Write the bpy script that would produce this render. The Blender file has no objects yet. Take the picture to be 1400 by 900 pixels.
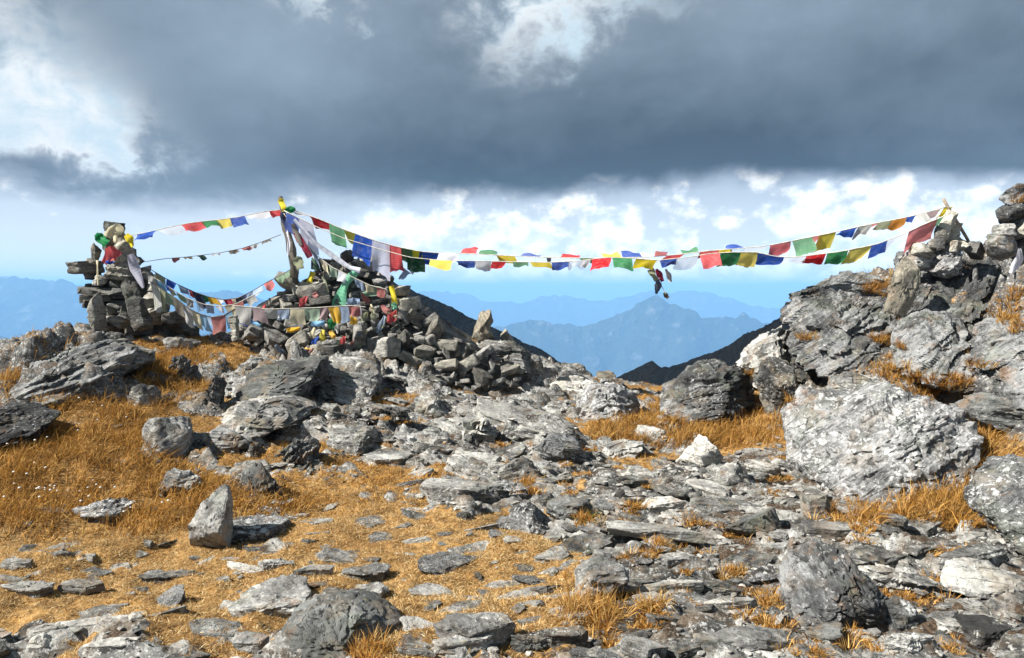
import bpy, bmesh, math, random
import numpy as np
from mathutils import Vector, Matrix, Euler
from mathutils.bvhtree import BVHTree
random.seed(7); RNG = np.random.default_rng(7)
S = bpy.context.scene
COL = S.collection
R = math.radians

# ---------------------------------------------------------------- camera
F = 1010.0                     # focal length in pixels of a 1400 px wide picture
HOR = 395                      # photo row of the horizon
PITCH = math.atan((450 - HOR) / F)      # looking slightly down
CAMZ = 1.6
cam = bpy.data.cameras.new('camera'); cam.sensor_width = 36; cam.lens = F / 1400 * 36
cam.clip_start = 0.05; cam.clip_end = 120000
camo = bpy.data.objects.new('camera', cam); COL.objects.link(camo)
camo.location = (0, 0, CAMZ); camo.rotation_euler = (math.pi / 2 - PITCH, 0, 0)
S.camera = camo
S.render.resolution_x = 1024; S.render.resolution_y = 658
S.view_settings.view_transform = 'Standard'; S.view_settings.look = 'None'
S.view_settings.exposure = 1.3; S.view_settings.gamma = 1.0; S.view_settings.use_curve_mapping = False

def P(px, py, d):
    """a point of the place seen at photo pixel (px, py), d metres along the view axis"""
    cp, sp = math.cos(PITCH), math.sin(PITCH)
    u = (px - 700) / F; v = (450 - py) / F
    return np.array([d * u, d * (cp + v * sp), CAMZ + d * (-sp + v * cp)])

def project(p):
    cp, sp = math.cos(PITCH), math.sin(PITCH)
    x = p[..., 0]; y = p[..., 1]; z = p[..., 2] - CAMZ
    d = np.maximum(y * cp - z * sp, 0.05); v = (y * sp + z * cp) / d
    return 700 + F * x / d, 450 - F * v, d

# ---------------------------------------------------------------- node helper
class NT:
    def __init__(s, tree):
        s.t = tree; s.N = tree.nodes; s.L = tree.links
    def put(s, sock, v):
        if v is None: return
        if isinstance(v, bpy.types.NodeSocket): s.L.new(v, sock)
        else:
            if hasattr(sock.default_value, '__len__'):
                n = len(sock.default_value)
                if not hasattr(v, '__len__'): v = (v,) * n
                v = tuple(v)
                if n == 4 and len(v) == 3: v = v + (1,)
            sock.default_value = v
    def node(s, typ, ins=None, **props):
        n = s.N.new(typ)
        for k, v in props.items(): setattr(n, k, v)
        for k, v in (ins or {}).items(): s.put(n.inputs[k], v)
        return n
    def m(s, op, a, b=None, c=None, clamp=False):
        n = s.N.new('ShaderNodeMath'); n.operation = op; n.use_clamp = clamp
        for i, v in enumerate((a, b, c)): s.put(n.inputs[i], v)
        return n.outputs[0]
    def vm(s, op, a, b=None):
        n = s.N.new('ShaderNodeVectorMath'); n.operation = op
        s.put(n.inputs[0], a)
        if b is not None: s.put(n.inputs[1], b)
        return n.outputs[0]
    def mix(s, f, a, b, blend='MIX'):
        n = s.N.new('ShaderNodeMix'); n.data_type = 'RGBA'; n.blend_type = blend
        s.put(n.inputs[0], f); s.put(n.inputs[6], a); s.put(n.inputs[7], b)
        return n.outputs[2]
    def sstep(s, x, lo, hi, a=0.0, b=1.0):
        n = s.N.new('ShaderNodeMapRange'); n.interpolation_type = 'SMOOTHSTEP'
        for i, v in enumerate((x, lo, hi, a, b)): s.put(n.inputs[i], v)
        return n.outputs[0]
    def noise(s, vec, scale, detail=4, rough=0.55, dist=0.0):
        n = s.node('ShaderNodeTexNoise', {'Vector': vec, 'Scale': scale, 'Detail': detail, 'Roughness': rough, 'Distortion': dist})
        return n.outputs[0]
    def scale(s, vec, sc):
        return s.vm('MULTIPLY', vec, sc)
    def bump(s, h, strength, dist, nrm=None):
        n = s.node('ShaderNodeBump', {'Height': h, 'Strength': strength, 'Distance': dist})
        if nrm is not None: s.put(n.inputs['Normal'], nrm)
        return n.outputs[0]

# ---------------------------------------------------------------- sun and sky
SUN_EL = R(42); SUN_AZ = R(-109)         # from the left, a little behind the camera
sd = Vector((math.sin(SUN_AZ) * math.cos(SUN_EL), math.cos(SUN_AZ) * math.cos(SUN_EL), math.sin(SUN_EL)))
sun = bpy.data.lights.new('sun', 'SUN'); sun.energy = 4.9; sun.angle = R(0.5); sun.color = (1.0, 0.955, 0.88)
suno = bpy.data.objects.new('sun', sun); COL.objects.link(suno)
suno.rotation_euler = (-sd).to_track_quat('-Z', 'Y').to_euler(); suno.location = (-20, 5, 30)

W = bpy.data.worlds.new('World'); S.world = W; W.use_nodes = True
W.node_tree.nodes.clear(); w = NT(W.node_tree)
tc = w.node('ShaderNodeTexCoord').outputs['Generated']
dirn = w.vm('NORMALIZE', tc)
sep = w.node('ShaderNodeSeparateXYZ', {0: dirn}); dx, dy, dz = sep.outputs
az = w.m('MULTIPLY', w.m('ARCTAN2', dx, dy), 180 / math.pi)
el = w.m('MULTIPLY', w.m('ARCSINE', dz), 180 / math.pi)
sky = w.node('ShaderNodeTexSky', sky_type='NISHITA', sun_disc=False, sun_elevation=SUN_EL, sun_rotation=SUN_AZ,
             altitude=4000, air_density=1.0, dust_density=0.6, ozone_density=1.0).outputs[0]
clear = w.mix(1.0, sky, (0.075,) * 3, 'MULTIPLY')
# pale veil low in the sky
veil = w.m("MULTIPLY", w.sstep(el, 15, 0), 0.80)
clear = w.mix(veil, clear, (1.10, 1.16, 1.18))
def pt(px, py):
    a = math.atan((px - 700) / F); return math.degrees(a), math.degrees(math.atan((HOR - py) / F * math.cos(a)))
def comb(a, b, c=0.0):
    return w.node('ShaderNodeCombineXYZ', {0: a, 1: b, 2: c}).outputs[0]
ae = comb(az, el)
def blobs(L, vec=None):
    """sum of soft spots in the sky: (px, py, rx, ry, weight)"""
    acc = 0.0; k = 57.3 / F
    for px, py, rx, ry, wgt in L:
        a0, e0 = pt(px, py); sx, sy = 1 / (rx * k), 1 / (ry * k)
        n = w.N.new('ShaderNodeVectorMath'); n.operation = 'MULTIPLY_ADD'; w.put(n.inputs[0], vec or ae); n.inputs[1].default_value = (sx, sy, 0); n.inputs[2].default_value = (-a0 * sx, -e0 * sy, 0)
        d = w.N.new('ShaderNodeVectorMath'); d.operation = 'DOT_PRODUCT'; w.L.new(n.outputs[0], d.inputs[0]); w.L.new(n.outputs[0], d.inputs[1])
        acc = w.m('MULTIPLY_ADD', w.m('POWER', 0.3679, d.outputs['Value']), wgt, acc)
    return acc
# --- cumulus low over the horizon
cv = w.scale(ae, (1.0, 1.3, 1))
cn = w.noise(cv, 0.26, 7, 0.56)
cn_up = w.noise(w.vm('ADD', cv, (0.5, -0.9, 0)), 0.26, 4, 0.56)
cb = blobs([(520,318,75,26,.15), (595,322,38,30,.16), (680,330,70,34,.17), (800,330,140,48,.20), (740,392,120,26,.26), (860,385,80,32,.22), (560,385,40,14,.12), (1035,395,50,20,.17), (1115,388,95,42,.28), (1185,318,120,45,.25),
            (960,325,50,24,-.06), (620,380,40,20,-.14), (960,390,40,20,-.04), (120,350,290,80,-.16), (330,376,40,8,.16), (1330,330,60,60,.06), (740,403,140,14,.16), (885,400,80,13,.14), (1065,402,90,14,.22), (620,402,60,8,.08)])
cden = w.m('ADD', cn, cb)
cmask = w.m('MULTIPLY', w.sstep(cden, 0.505, 0.685), w.sstep(el, -1.5, -0.2))
cshade = w.sstep(w.m('SUBTRACT', cn, cn_up), -0.16, 0.12)
ccol = w.mix(cshade, (0.80, 0.94, 1.06), (1.55, 1.52, 1.46))
skyc = w.mix(w.m('MULTIPLY', cmask, 0.92), clear, ccol)
# --- dark deck of cloud over everything above
dn = w.noise(w.scale(ae, (0.45, 1.0, 1)), 0.16, 4, 0.55, 0.3)
dn2 = w.noise(w.scale(ae, (0.55, 1.0, 1)), 0.065, 3, 0.5)
dnf = w.noise(w.scale(ae, (0.8, 1.0, 1)), 0.42, 6, 0.63, 0.3)
edge = w.m('MULTIPLY_ADD', dn, 5.0, w.m('MULTIPLY_ADD', dnf, 1.8, w.m('ADD', el, -3.4)))
edge = w.m('ADD', edge, blobs([(100,270,260,40,1.3), (1180,300,170,50,-1.8), (850,290,160,40,-.6), (1400,320,120,60,1.4)]))
dmask = w.sstep(edge, 6.0, 8.4)
lum = w.m('ADD', w.sstep(el, 10.0, 25.0, 0.0, 0.14), blobs([(210,110,300,150,.12), (1100,220,460,80,-.045), (640,235,340,55,-.045), (270,165,60,45,-.05), (1150,20,400,60,.06), (420,90,200,90,.05)]))
lum = w.m('MULTIPLY_ADD', w.m('SUBTRACT', dn2, 0.5), 0.28, lum)
lum = w.m('MULTIPLY_ADD', w.m('SUBTRACT', dn, 0.5), 0.22, lum)
lum = w.m('MULTIPLY_ADD', w.m('SUBTRACT', dnf, 0.5), 0.11, lum)
lum = w.m('MAXIMUM', w.m('ADD', lum, 0.142), 0.078)
dcol = w.vm('MULTIPLY', comb(lum, lum, lum), (0.79, 1.0, 1.22))
wob = comb(w.m('MULTIPLY_ADD', w.m('SUBTRACT', dnf, 0.5), 13.0, az), w.m('MULTIPLY_ADD', w.m('SUBTRACT', dnf, 0.5), -9.0, w.m('MULTIPLY_ADD', w.m('SUBTRACT', dn, 0.5), 8.0, el)))
holes = blobs([(35,155,95,48,1.5), (140,192,55,24,.8), (10,60,80,50,.5), (715,35,60,55,.62), (775,15,75,32,.55), (850,5,80,28,.3), (690,85,30,28,.25), (435,2,45,18,.7)], wob)
# broken patches elsewhere in the deck, as the sunlight on the ground implies
holes = w.m('MULTIPLY_ADD', w.sstep(dn2, 0.56, 0.72), w.sstep(el, 24, 40, 0, 1.0), holes)
hcol = w.mix(w.sstep(dnf, 0.3, 0.7), (0.66, 0.82, 0.92), (1.02, 1.03, 1.03))
holes = w.m('MINIMUM', holes, 0.96)
dcol = w.mix(holes, dcol, hcol)
skyc = w.mix(dmask, skyc, dcol)
bg = w.node('ShaderNodeBackground', {"Color": skyc, "Strength": 0.406})
W.cycles.sampling_method = 'MANUAL'; W.cycles.sample_map_resolution = 512
S.cycles.max_bounces = 4; S.cycles.diffuse_bounces = 2; S.cycles.glossy_bounces = 1; S.cycles.volume_bounces = 2; S.cycles.transparent_max_bounces = 12
wo = w.node('ShaderNodeOutputWorld'); w.L.new(bg.outputs[0], wo.inputs[0])
# ---------------------------------------------------------------- numpy noise
def _hash(ix, iy, iz, seed):
    h = (ix.astype(np.int64) * 374761393 + iy.astype(np.int64) * 668265263 + iz.astype(np.int64) * 2147483647 + seed * 974634777) & 0xFFFFFFFF
    h = ((h ^ (h >> 13)) * 1274126177) & 0xFFFFFFFF
    h = ((h ^ (h >> 16)) * 2246822519) & 0xFFFFFFFF
    return ((h ^ (h >> 15)) & 0xFFFFFF) / float(0xFFFFFF)
def vnoise(p, seed=0):
    i = np.floor(p).astype(np.int64); f = p - i; u = f * f * f * (f * (f * 6 - 15) + 10)
    x, y, z = i[:, 0], i[:, 1], i[:, 2]; a, b, c = u[:, 0], u[:, 1], u[:, 2]
    def h(q, r, s): return _hash(x + q, y + r, z + s, seed)
    l = lambda s, e, t: s + (e - s) * t
    return l(l(l(h(0,0,0), h(1,0,0), a), l(h(0,1,0), h(1,1,0), a), b), l(l(h(0,0,1), h(1,0,1), a), l(h(0,1,1), h(1,1,1), a), b), c) * 2 - 1
def fbm(p, oct=4, seed=0, gain=0.5, lac=2.03):
    r = np.zeros(len(p)); a = 1.0; t = 0
    for k in range(oct):
        r += a * vnoise(p, seed + k * 17); t += a; a *= gain; p = p * lac + 5.2
    return r / t
def ridged(p, oct=4, seed=0):
    r = np.zeros(len(p)); a = 1.0; t = 0
    for k in range(oct):
        r += a * (1 - np.abs(vnoise(p, seed + k * 13))); t += a; a *= 0.5; p = p * 2.07 + 3.1
    return r / t
def worley(p, seed=0):
    """nearest cell: distance gap to the second nearest, cell hash, vector from the cell point, a random tilt per cell"""
    i = np.floor(p).astype(np.int64); n = len(p); d1 = np.full(n, 9.0); d2 = np.full(n, 9.0); vec = np.zeros((n, 3)); hs = np.zeros(n); cell = np.zeros((n, 3), dtype=np.int64)
    for a in (-1, 0, 1):
        for b in (-1, 0, 1):
            for c in (-1, 0, 1):
                q = i + np.array([a, b, c]); x, y, z = q[:, 0], q[:, 1], q[:, 2]
                o = np.stack([_hash(x, y, z, seed), _hash(x, y, z, seed + 1), _hash(x, y, z, seed + 2)], 1) * .9 + .05
                v = p - (q + o); d = np.sqrt((v * v).sum(1)); nb = d < d1
                d2 = np.where(nb, d1, np.minimum(d2, d)); vec[nb] = v[nb]; cell[nb] = q[nb]; d1 = np.where(nb, d, d1)
    x, y, z = cell[:, 0], cell[:, 1], cell[:, 2]
    hs = _hash(x, y, z, seed + 5); tl = np.stack([_hash(x, y, z, seed + 6), _hash(x, y, z, seed + 7), _hash(x, y, z, seed + 8)], 1) * 2 - 1
    return d2 - d1, hs, vec, tl
def hash1(i, seed): return _hash(i, i * 0 + 7, i * 0 + 3, seed)
def ss(x, a, b):
    t = np.clip((x - a) / (b - a), 0, 1); return t * t * (3 - 2 * t)

# ---------------------------------------------------------------- objects
def mesh_obj(name, verts, faces, mat, parent=None, smooth=True, sharp=None):
    me = bpy.data.meshes.new(name)
    me.from_pydata([tuple(v) for v in verts] if not isinstance(verts, np.ndarray) else verts.tolist(), [], faces if isinstance(faces, list) else faces.tolist())
    finish(me, mat, smooth, sharp)
    return link(name, me, parent)
def finish(me, mat, smooth=True, sharp=None):
    if mat is not None: me.materials.append(mat)
    me.polygons.foreach_set('use_smooth', np.full(len(me.polygons), smooth, dtype=bool))
    if smooth and sharp: me.set_sharp_from_angle(angle=R(sharp))
    me.update()
def link(name, me, parent=None):
    o = bpy.data.objects.new(name, me); COL.objects.link(o)
    if parent is not None: o.parent = parent
    return o
def tag(o, label=None, cat=None, group=None, kind=None):
    if label: o['label'] = label
    if cat: o['category'] = cat
    if group: o['group'] = group
    if kind: o['kind'] = kind
    return o
def empty(name, loc=(0, 0, 0)):
    o = bpy.data.objects.new(name, None); COL.objects.link(o); o.location = tuple(loc); o.empty_display_size = 0.2
    return o

# ---------------------------------------------------------------- materials
MAT = {}
def new_mat(name):
    m = bpy.data.materials.new(name); m.use_nodes = True; m.node_tree.nodes.clear(); MAT[name] = m
    return m, NT(m.node_tree)
def out(n, shader): 
    o = n.node('ShaderNodeOutputMaterial'); n.L.new(shader, o.inputs[0])
def rock_mat(name, dark, mid, light, lichen, lich_amt, black=0.4, warm=0.0, lscale=9.0, ls=1.0, bmp=1.0, green=0.25):
    m, n = new_mat(name)
    tcn = n.node('ShaderNodeTexCoord').outputs['Object']; oi = n.node('ShaderNodeObjectInfo')
    rnd = oi.outputs['Random']
    off = n.vm('MULTIPLY', comb2(n, rnd), (31.0, 17.0, 23.0))
    c = n.vm('ADD', n.scale(tcn, (ls,) * 3), off)
    strat = n.noise(n.scale(c, (1.0, 1.0, 7.0)), 3.2, 7, 0.62, 0.35)
    fine = n.noise(c, 26, 6, 0.68)
    big = n.noise(c, 2.1, 5, 0.6, 0.4)
    tone = n.m('ADD', n.m('MULTIPLY', big, 0.55), n.m('ADD', n.m('MULTIPLY', strat, 0.35), n.m('MULTIPLY', fine, 0.25)))
    tone = n.m('ADD', tone, n.m('MULTIPLY', n.m('SUBTRACT', rnd, 0.5), 0.16))
    col = n.mix(n.sstep(tone, 0.43, 0.56), dark, mid); col = n.mix(n.sstep(tone, 0.55, 0.68), col, light)
    col = n.mix(n.m('MULTIPLY', n.sstep(n.noise(c, 3.3, 3), 0.52, 0.68), green), col, (0.13, 0.16, 0.10))
    if warm: col = n.mix(n.m('MULTIPLY', n.sstep(n.noise(c, 4.7, 4), 0.5, 0.65), warm), col, (0.21, 0.155, 0.095))
    # joints between the folia: thin dark lines
    crack = n.sstep(n.m('ABSOLUTE', n.m('SUBTRACT', n.noise(n.scale(c, (0.7, 0.7, 15.0)), 1.7, 3, 0.5, 0.1), 0.5)), 0.0, 0.03)
    crack = n.m('MAXIMUM', crack, n.sstep(n.noise(n.vm('ADD', c, (5, 5, 5)), 2.6, 3), 0.56, 0.46))
    col = n.mix(n.m('MULTIPLY', n.m('SUBTRACT', 1.0, crack), 0.5), col, (0.02, 0.02, 0.02))
    # crusts of lichen
    ln = n.m('ADD', n.m('MULTIPLY', n.noise(c, lscale, 9, 0.72, 0.6), 0.75), n.m('MULTIPLY', n.noise(c, lscale * 0.28, 4), 0.25))
    lm = n.sstep(ln, 0.66 - 0.22 * lich_amt, 0.70 - 0.18 * lich_amt)
    col = n.mix(n.m('MULTIPLY', lm, 0.85), col, lichen)
    bm = n.sstep(n.noise(n.vm('ADD', c, (9, 4, 2)), lscale * 0.8, 8, 0.7, 0.5), 0.70 - 0.2 * black, 0.73 - 0.17 * black)
    col = n.mix(n.m('MULTIPLY', bm, 0.75), col, (0.025, 0.026, 0.024))
    sp1 = n.noise(n.vm('ADD', c, (2, 8, 5)), 38, 4, 0.7); reg = n.sstep(n.noise(n.vm('ADD', c, (7, 1, 3)), 2.2, 5, 0.65), 0.46, 0.60)
    col = n.mix(n.m('MULTIPLY', n.m('MULTIPLY', n.sstep(sp1, 0.57, 0.62), reg), 0.45 + 0.4 * min(1, lich_amt)), col, tuple(min(.7, q * 1.08) for q in lichen))
    col = n.mix(n.m('MULTIPLY', n.sstep(n.noise(n.vm('ADD', c, (12, 3, 9)), 30, 4, 0.7), 0.57, 0.62), 0.55), col, (0.022, 0.022, 0.02))
    col = n.mix(n.m('MULTIPLY', n.sstep(n.noise(n.vm('ADD', c, (21, 3, 2)), 3.5, 6, 0.65), 0.58, 0.68), 0.5), col, (0.17, 0.095, 0.045))
    ym = n.sstep(n.noise(n.vm('ADD', c, (3, 14, 7)), 11, 6, 0.7), 0.66, 0.70)
    col = n.mix(n.m('MULTIPLY', ym, 0.5), col, (0.30, 0.27, 0.12))
    h = n.m('ADD', n.m('MULTIPLY', strat, 1.0), n.m('ADD', n.m('MULTIPLY', fine, 0.40), n.m('MULTIPLY', crack, 0.35)))
    h = n.m('ADD', h, n.m('MULTIPLY', lm, 0.12))
    h = n.m('ADD', h, n.m('MULTIPLY', n.noise(c, 9, 6, 0.65), 0.5))
    nr = n.bump(h, 0.75 * bmp, 0.035)
    b = n.node('ShaderNodeBsdfPrincipled', {'Base Color': col, 'Roughness': 0.86, 'Specular IOR Level': 0.3, 'Normal': nr})
    out(n, b.outputs[0]); return m
def comb2(n, v):
    return n.node('ShaderNodeCombineXYZ', {0: v, 1: v, 2: v}).outputs[0]
G = lambda v, r=1.0, b=1.0: (v * r, v, v * b)
rock_mat('rock_grey', G(.024, 1.02, .95), G(.135, 1.01, .95), G(.38, 1.01, .95), G(.50, .99, .93), 0.48, 0.52, 0.38)
rock_mat('rock_pale', G(.05), G(.22, 1.02, .93), G(.44, 1.03, .92), G(.50), 0.40, 0.38, 0.30)
rock_mat('rock_lichen', G(.02), G(.12, .98, 1.0), G(.30), G(.52, .99, .98), 0.70, 0.72, 0.3, lscale=17, bmp=1.3)
rock_mat('rock_dark', G(.022), G(.075, .96, .95), G(.17, .97, .97), G(.36), 0.30, 0.5, 0.30)
rock_mat('rock_schist', G(.012), G(.066, .97, 1.0), G(.23, .98, 1.0), G(.42), 0.42, 0.66, 0.22, lscale=10, bmp=1.4)
rock_mat('rock_mid', G(.018, 1.02, .95), G(.10, 1.0, .95), G(.31, 1.01, .95), G(.45, .99, .94), 0.42, 0.55, 0.3)
rock_mat('rock_brown', G(.06, 1.1, .8), G(.17, 1.1, .8), G(.30, 1.1, .78), G(.42), 0.12, 0.2, 0.45)
rock_mat('cairn_stone', G(.07, 1.05, .9), G(.23, 1.04, .87), G(.42, 1.04, .85), G(.50, 1, .92), 0.30, 0.32, 0.35, ls=1.0)
rock_mat('cairn_slate', G(.025), G(.075, 1.0, .93), G(.16, 1.02, .93), G(.34), 0.12, 0.3, 0.2)

def cloth_mat(name, c, sheer=0.0):
    m, n = new_mat('cloth_' + name)
    g = n.node('ShaderNodeTexCoord').outputs['UV']; rnd = n.node('ShaderNodeObjectInfo').outputs['Random']
    sp = n.node('ShaderNodeSeparateXYZ', {0: g})
    u, v = sp.outputs[0], sp.outputs[1]
    # block print: rows of small dark strokes inside a margin
    rows = n.sstep(n.m('ABSOLUTE', n.m('SUBTRACT', n.m('FRACT', n.m('MULTIPLY', v, 13.0)), 0.5)), 0.30, 0.16)
    st = n.sstep(n.noise(n.scale(g, (60, 16, 1)), 1.0, 2), 0.48, 0.56)
    ins = n.m('MULTIPLY', n.sstep(n.m('ABSOLUTE', n.m('SUBTRACT', u, 0.5)), 0.40, 0.38), n.sstep(n.m('ABSOLUTE', n.m('SUBTRACT', v, 0.5)), 0.40, 0.38))
    pr = n.m('MULTIPLY', n.m('MULTIPLY', rows, st), n.m('MULTIPLY', ins, 0.5))
    wear = n.noise(n.vm('ADD', n.scale(g, (3, 3, 1)), n.vm('MULTIPLY', comb2(n, rnd), (40, 30, 20))), 1.5, 5)
    col = n.mix(n.sstep(wear, 0.4, 0.75, 0, 0.35), c, tuple(0.6 * q + 0.28 for q in c))
    col = n.mix(n.m('MULTIPLY', n.m('POWER', rnd, 2.0), 0.4), col, tuple(0.5 * q + 0.33 for q in c)); col = n.mix(pr, col, tuple(q * 0.25 for q in c))
    d = n.node('ShaderNodeBsdfDiffuse', {0: col}); t = n.node('ShaderNodeBsdfTranslucent', {0: col})
    mx = n.node('ShaderNodeMixShader', {0: 0.42, 1: d.outputs[0], 2: t.outputs[0]})
    sh = mx.outputs[0]
    if sheer:
        tr = n.node('ShaderNodeBsdfTransparent'); mx2 = n.node('ShaderNodeMixShader', {0: sheer, 1: sh, 2: tr.outputs[0]}); sh = mx2.outputs[0]
    out(n, sh)
for nm, c, sh in (('blue', (.022, .085, .42), 0), ('white', (.72, .73, .80), 0), ('red', (.60, .022, .03), 0), ('green', (.012, .21, .06), 0), ('yellow', (.74, .60, .025), 0),
              ('sheer', (.75, .76, .80), .45), ('lilac', (.50, .49, .60), .12), ('pink', (.68, .22, .22), 0), ('fadeblue', (.24, .33, .48), 0), ('fadegreen', (.26, .38, .26), 0), ('mint', (.22, .60, .38), 0),
              ('cream', (.62, .56, .38), 0), ('fadered', (.40, .14, .13), 0), ('navy', (.035, .045, .10), 0), ('gold', (.74, .42, .02), 0), ('mauve', (.36, .25, .26), 0), ('tatter', (.16, .14, .11), 0),
              ('orange', (.55, .22, .03), 0), ('darkgreen', (.015, .08, .04), 0), ('olive', (.30, .32, .20), 0), ('palegrey', (.46, .46, .44), 0), ('maroon', (.30, .02, .05), 0), ('skyblue', (.22, .48, .75), 0)):
    cloth_mat(nm, c, sh)

def simple_mat(name, col, rough=0.8, vary=0.3, sc=20):
    m, n = new_mat(name)
    c = n.node('ShaderNodeTexCoord').outputs['Object']
    f = n.noise(c, sc, 5)
    cc = n.mix(n.sstep(f, 0.3, 0.7), tuple(q * (1 - vary) for q in col), tuple(min(1, q * (1 + vary)) for q in col))
    b = n.node('ShaderNodeBsdfPrincipled', {'Base Color': cc, 'Roughness': rough, 'Normal': n.bump(f, 0.5, 0.01)})
    out(n, b.outputs[0]); return m
simple_mat('wood', (.26, .20, .14)); simple_mat('dark_wood', (.06, .055, .045)); simple_mat('cord', (.45, .42, .36)); simple_mat('dark_cord', (.08, .08, .08))

def blade_mat(name, sheen=0.25):
    m, n = new_mat(name)
    a = n.node('ShaderNodeAttribute', attribute_name='tint').outputs['Color']
    d = n.node('ShaderNodeBsdfDiffuse', {0: a}); t = n.node('ShaderNodeBsdfTranslucent', {0: a})
    mx = n.node('ShaderNodeMixShader', {0: sheen, 1: d.outputs[0], 2: t.outputs[0]}); out(n, mx.outputs[0])
blade_mat('grass_blade', 0.3)
# ---------------------------------------------------------------- the hill: height field
CP = [(-100,900,3.4),(200,900,3.3),(450,900,3.25),(700,900,3.2),(950,900,3.2),(1200,900,3.2),(1500,900,3.3),
 (-100,800,4.3),(150,800,4.3),(450,800,4.2),(700,800,4.15),(950,800,4.15),(1250,800,4.15),(1500,800,4.2),
 (-60,740,5.1),(100,750,5.05),(300,740,5.2),(500,720,5.4),(700,700,5.6),(900,700,5.5),(1100,710,5.3),(1250,735,5.0),(1450,720,5.0),
 (30,690,5.8),(250,690,5.9),(20,600,7.0),(130,575,7.5),(230,600,7.4),(330,600,7.6),(60,500,9.0),(150,488,9.8),(250,472,10.8),(330,480,10.6),(330,530,9.0),
 (430,620,7.3),(440,540,8.9),(0,490,9.6),(-100,490,9.6),(180,462,11.0),(100,470,10.8),(20,476,10.6),
 (540,600,8.0),(620,550,9.2),(700,600,8.1),(560,505,10.8),(480,500,10.8),(650,515,11.5),(720,503,12.5),(780,517,13.6),(830,527,13.2),
 (700,552,9.8),(800,575,9.3),(880,560,10.2),(930,578,9.0),(1040,582,8.5),(1000,640,7.0),(900,640,7.1),(1080,660,6.4),(980,550,10.0),(1060,500,10.2),
 (1100,565,8.3),(1180,528,8.3),(1290,540,7.6),(1210,485,9.0),(1330,490,8.4),(1120,440,10.2),(1200,400,10.4),(1250,385,10.4),(1300,365,10.3),(1350,368,9.9),
 (1400,395,9.0),(1390,450,8.2),(1390,545,7.0),(1330,605,6.5),(1290,690,5.6),(1380,645,5.9),(1480,600,6.1),(1500,400,8.6),(640,482,11.6),(690,480,12.0),(725,494,12.3),(600,480,11.4)]
ctrl = [P(*c) for c in CP]
for x, y, z in ((-9,14,-1.0),(-5,14,0.0),(-2,14.5,0.0),(1.3,17.5,-1.2),(4,14,-1.2),(2.6,14,-0.9),(6,13.5,-0.3),(9,13,1.2),(-12,8,0.3),(-14,12,-2),(13,8,2.6),(14,12,1.0),(-10,3,-0.4),(10,3,0.5),
               (-10,-4,-0.6),(0,-4,-0.3),(10,-4,0.3),(0,0,-0.05),(-9,19,-5),(0,21,-5),(9,19,-4),(-4,18,-4),(5,18,-3.5)):
    ctrl.append(np.array([x, y, z], float))
ctrl = np.array(ctrl)
def _tps(r2): return 0.5 * r2 * np.log(r2 + 1e-9)
_n = len(ctrl); _A = np.zeros((_n + 3, _n + 3)); _d2 = ((ctrl[:, None, :2] - ctrl[None, :, :2]) ** 2).sum(2)
_A[:_n, :_n] = _tps(_d2) + np.eye(_n) * 0.08; _A[:_n, _n] = 1; _A[:_n, _n + 1:] = ctrl[:, :2]; _A[_n, :_n] = 1; _A[_n + 1:, :_n] = ctrl[:, :2].T
_w = np.linalg.solve(_A, np.concatenate([ctrl[:, 2], np.zeros(3)]))
def base_h(x, y):
    r = _w[_n] + _w[_n + 1] * x + _w[_n + 2] * y
    for i in range(_n): r = r + _w[i] * _tps((x - ctrl[i, 0]) ** 2 + (y - ctrl[i, 1]) ** 2)
    return r
# where grass grows and where the path is worn bare (ellipses on the hill, given where they are seen)
def ell(px, py, L):
    r = np.zeros_like(px)
    for cx, cy, rx, ry, wt in L: r = r + wt * np.exp(-(((px - cx) / rx) ** 2 + ((py - cy) / ry) ** 2))
    return r
TURF = [(200,800,330,110,1.0),(480,720,190,70,.75),(600,800,170,110,.8),(560,650,90,28,.45),(430,560,70,25,.6),(350,500,90,35,.7),(300,620,60,40,.5),(480,640,70,35,.6),(700,770,120,60,.45),(60,880,200,60,.5),(470,880,120,50,.4),(690,860,90,40,.4),
        (300,460,130,25,.9),(700,655,80,25,.35),(780,500,60,15,.4),(650,480,60,25,.4),(800,690,60,25,.3),(840,845,80,40,.5),(560,590,40,15,.3),(100,890,280,60,.6),(250,970,500,80,.8),(520,605,60,18,.5),(600,695,90,25,.5),(560,560,60,14,.4),(690,640,60,18,.45),(450,565,60,18,.5),(650,520,70,14,.4),(820,640,60,16,.4)]
LONG = [(100,610,130,75,1.2),(60,690,140,60,1.0),(230,690,120,40,.9),(250,510,70,45,.8),(1000,575,115,38,1.2),(910,595,60,25,.6),(1320,645,75,60,1.3),(1290,705,70,25,.9),(1270,525,75,28,1.1),(1215,470,45,18,.9),(1215,505,50,20,.8),
        (60,480,70,12,.8),(1385,440,35,25,1.0),(1190,395,35,25,.7),(850,590,70,20,.6),(1180,705,50,15,.7),(390,690,60,30,.6),(20,520,30,25,.6)]
ROCKD = [(650,580,220,55,.42),(760,640,180,45,.34),(1230,450,190,110,.85),(1390,470,90,120,.7),(950,560,140,40,.3),(300,560,170,70,.36),(90,520,110,45,.55),(240,630,110,50,.30),(400,640,120,50,.16),(300,800,330,90,-.06),(620,800,200,80,-.05),(450,700,150,50,-.08),(1100,800,330,110,.14),(700,505,90,25,.6),(470,520,140,30,.55),(1280,690,60,40,-.4),(1000,590,90,25,-.25),(110,640,120,60,-.25)]
ROCKA = [(640,580,260,70,.06),(1240,450,190,110,.22),(300,560,200,80,.13),(90,520,110,45,.20),(700,505,100,25,.10),(470,520,140,30,.10),(1390,470,90,120,.2)]
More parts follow.
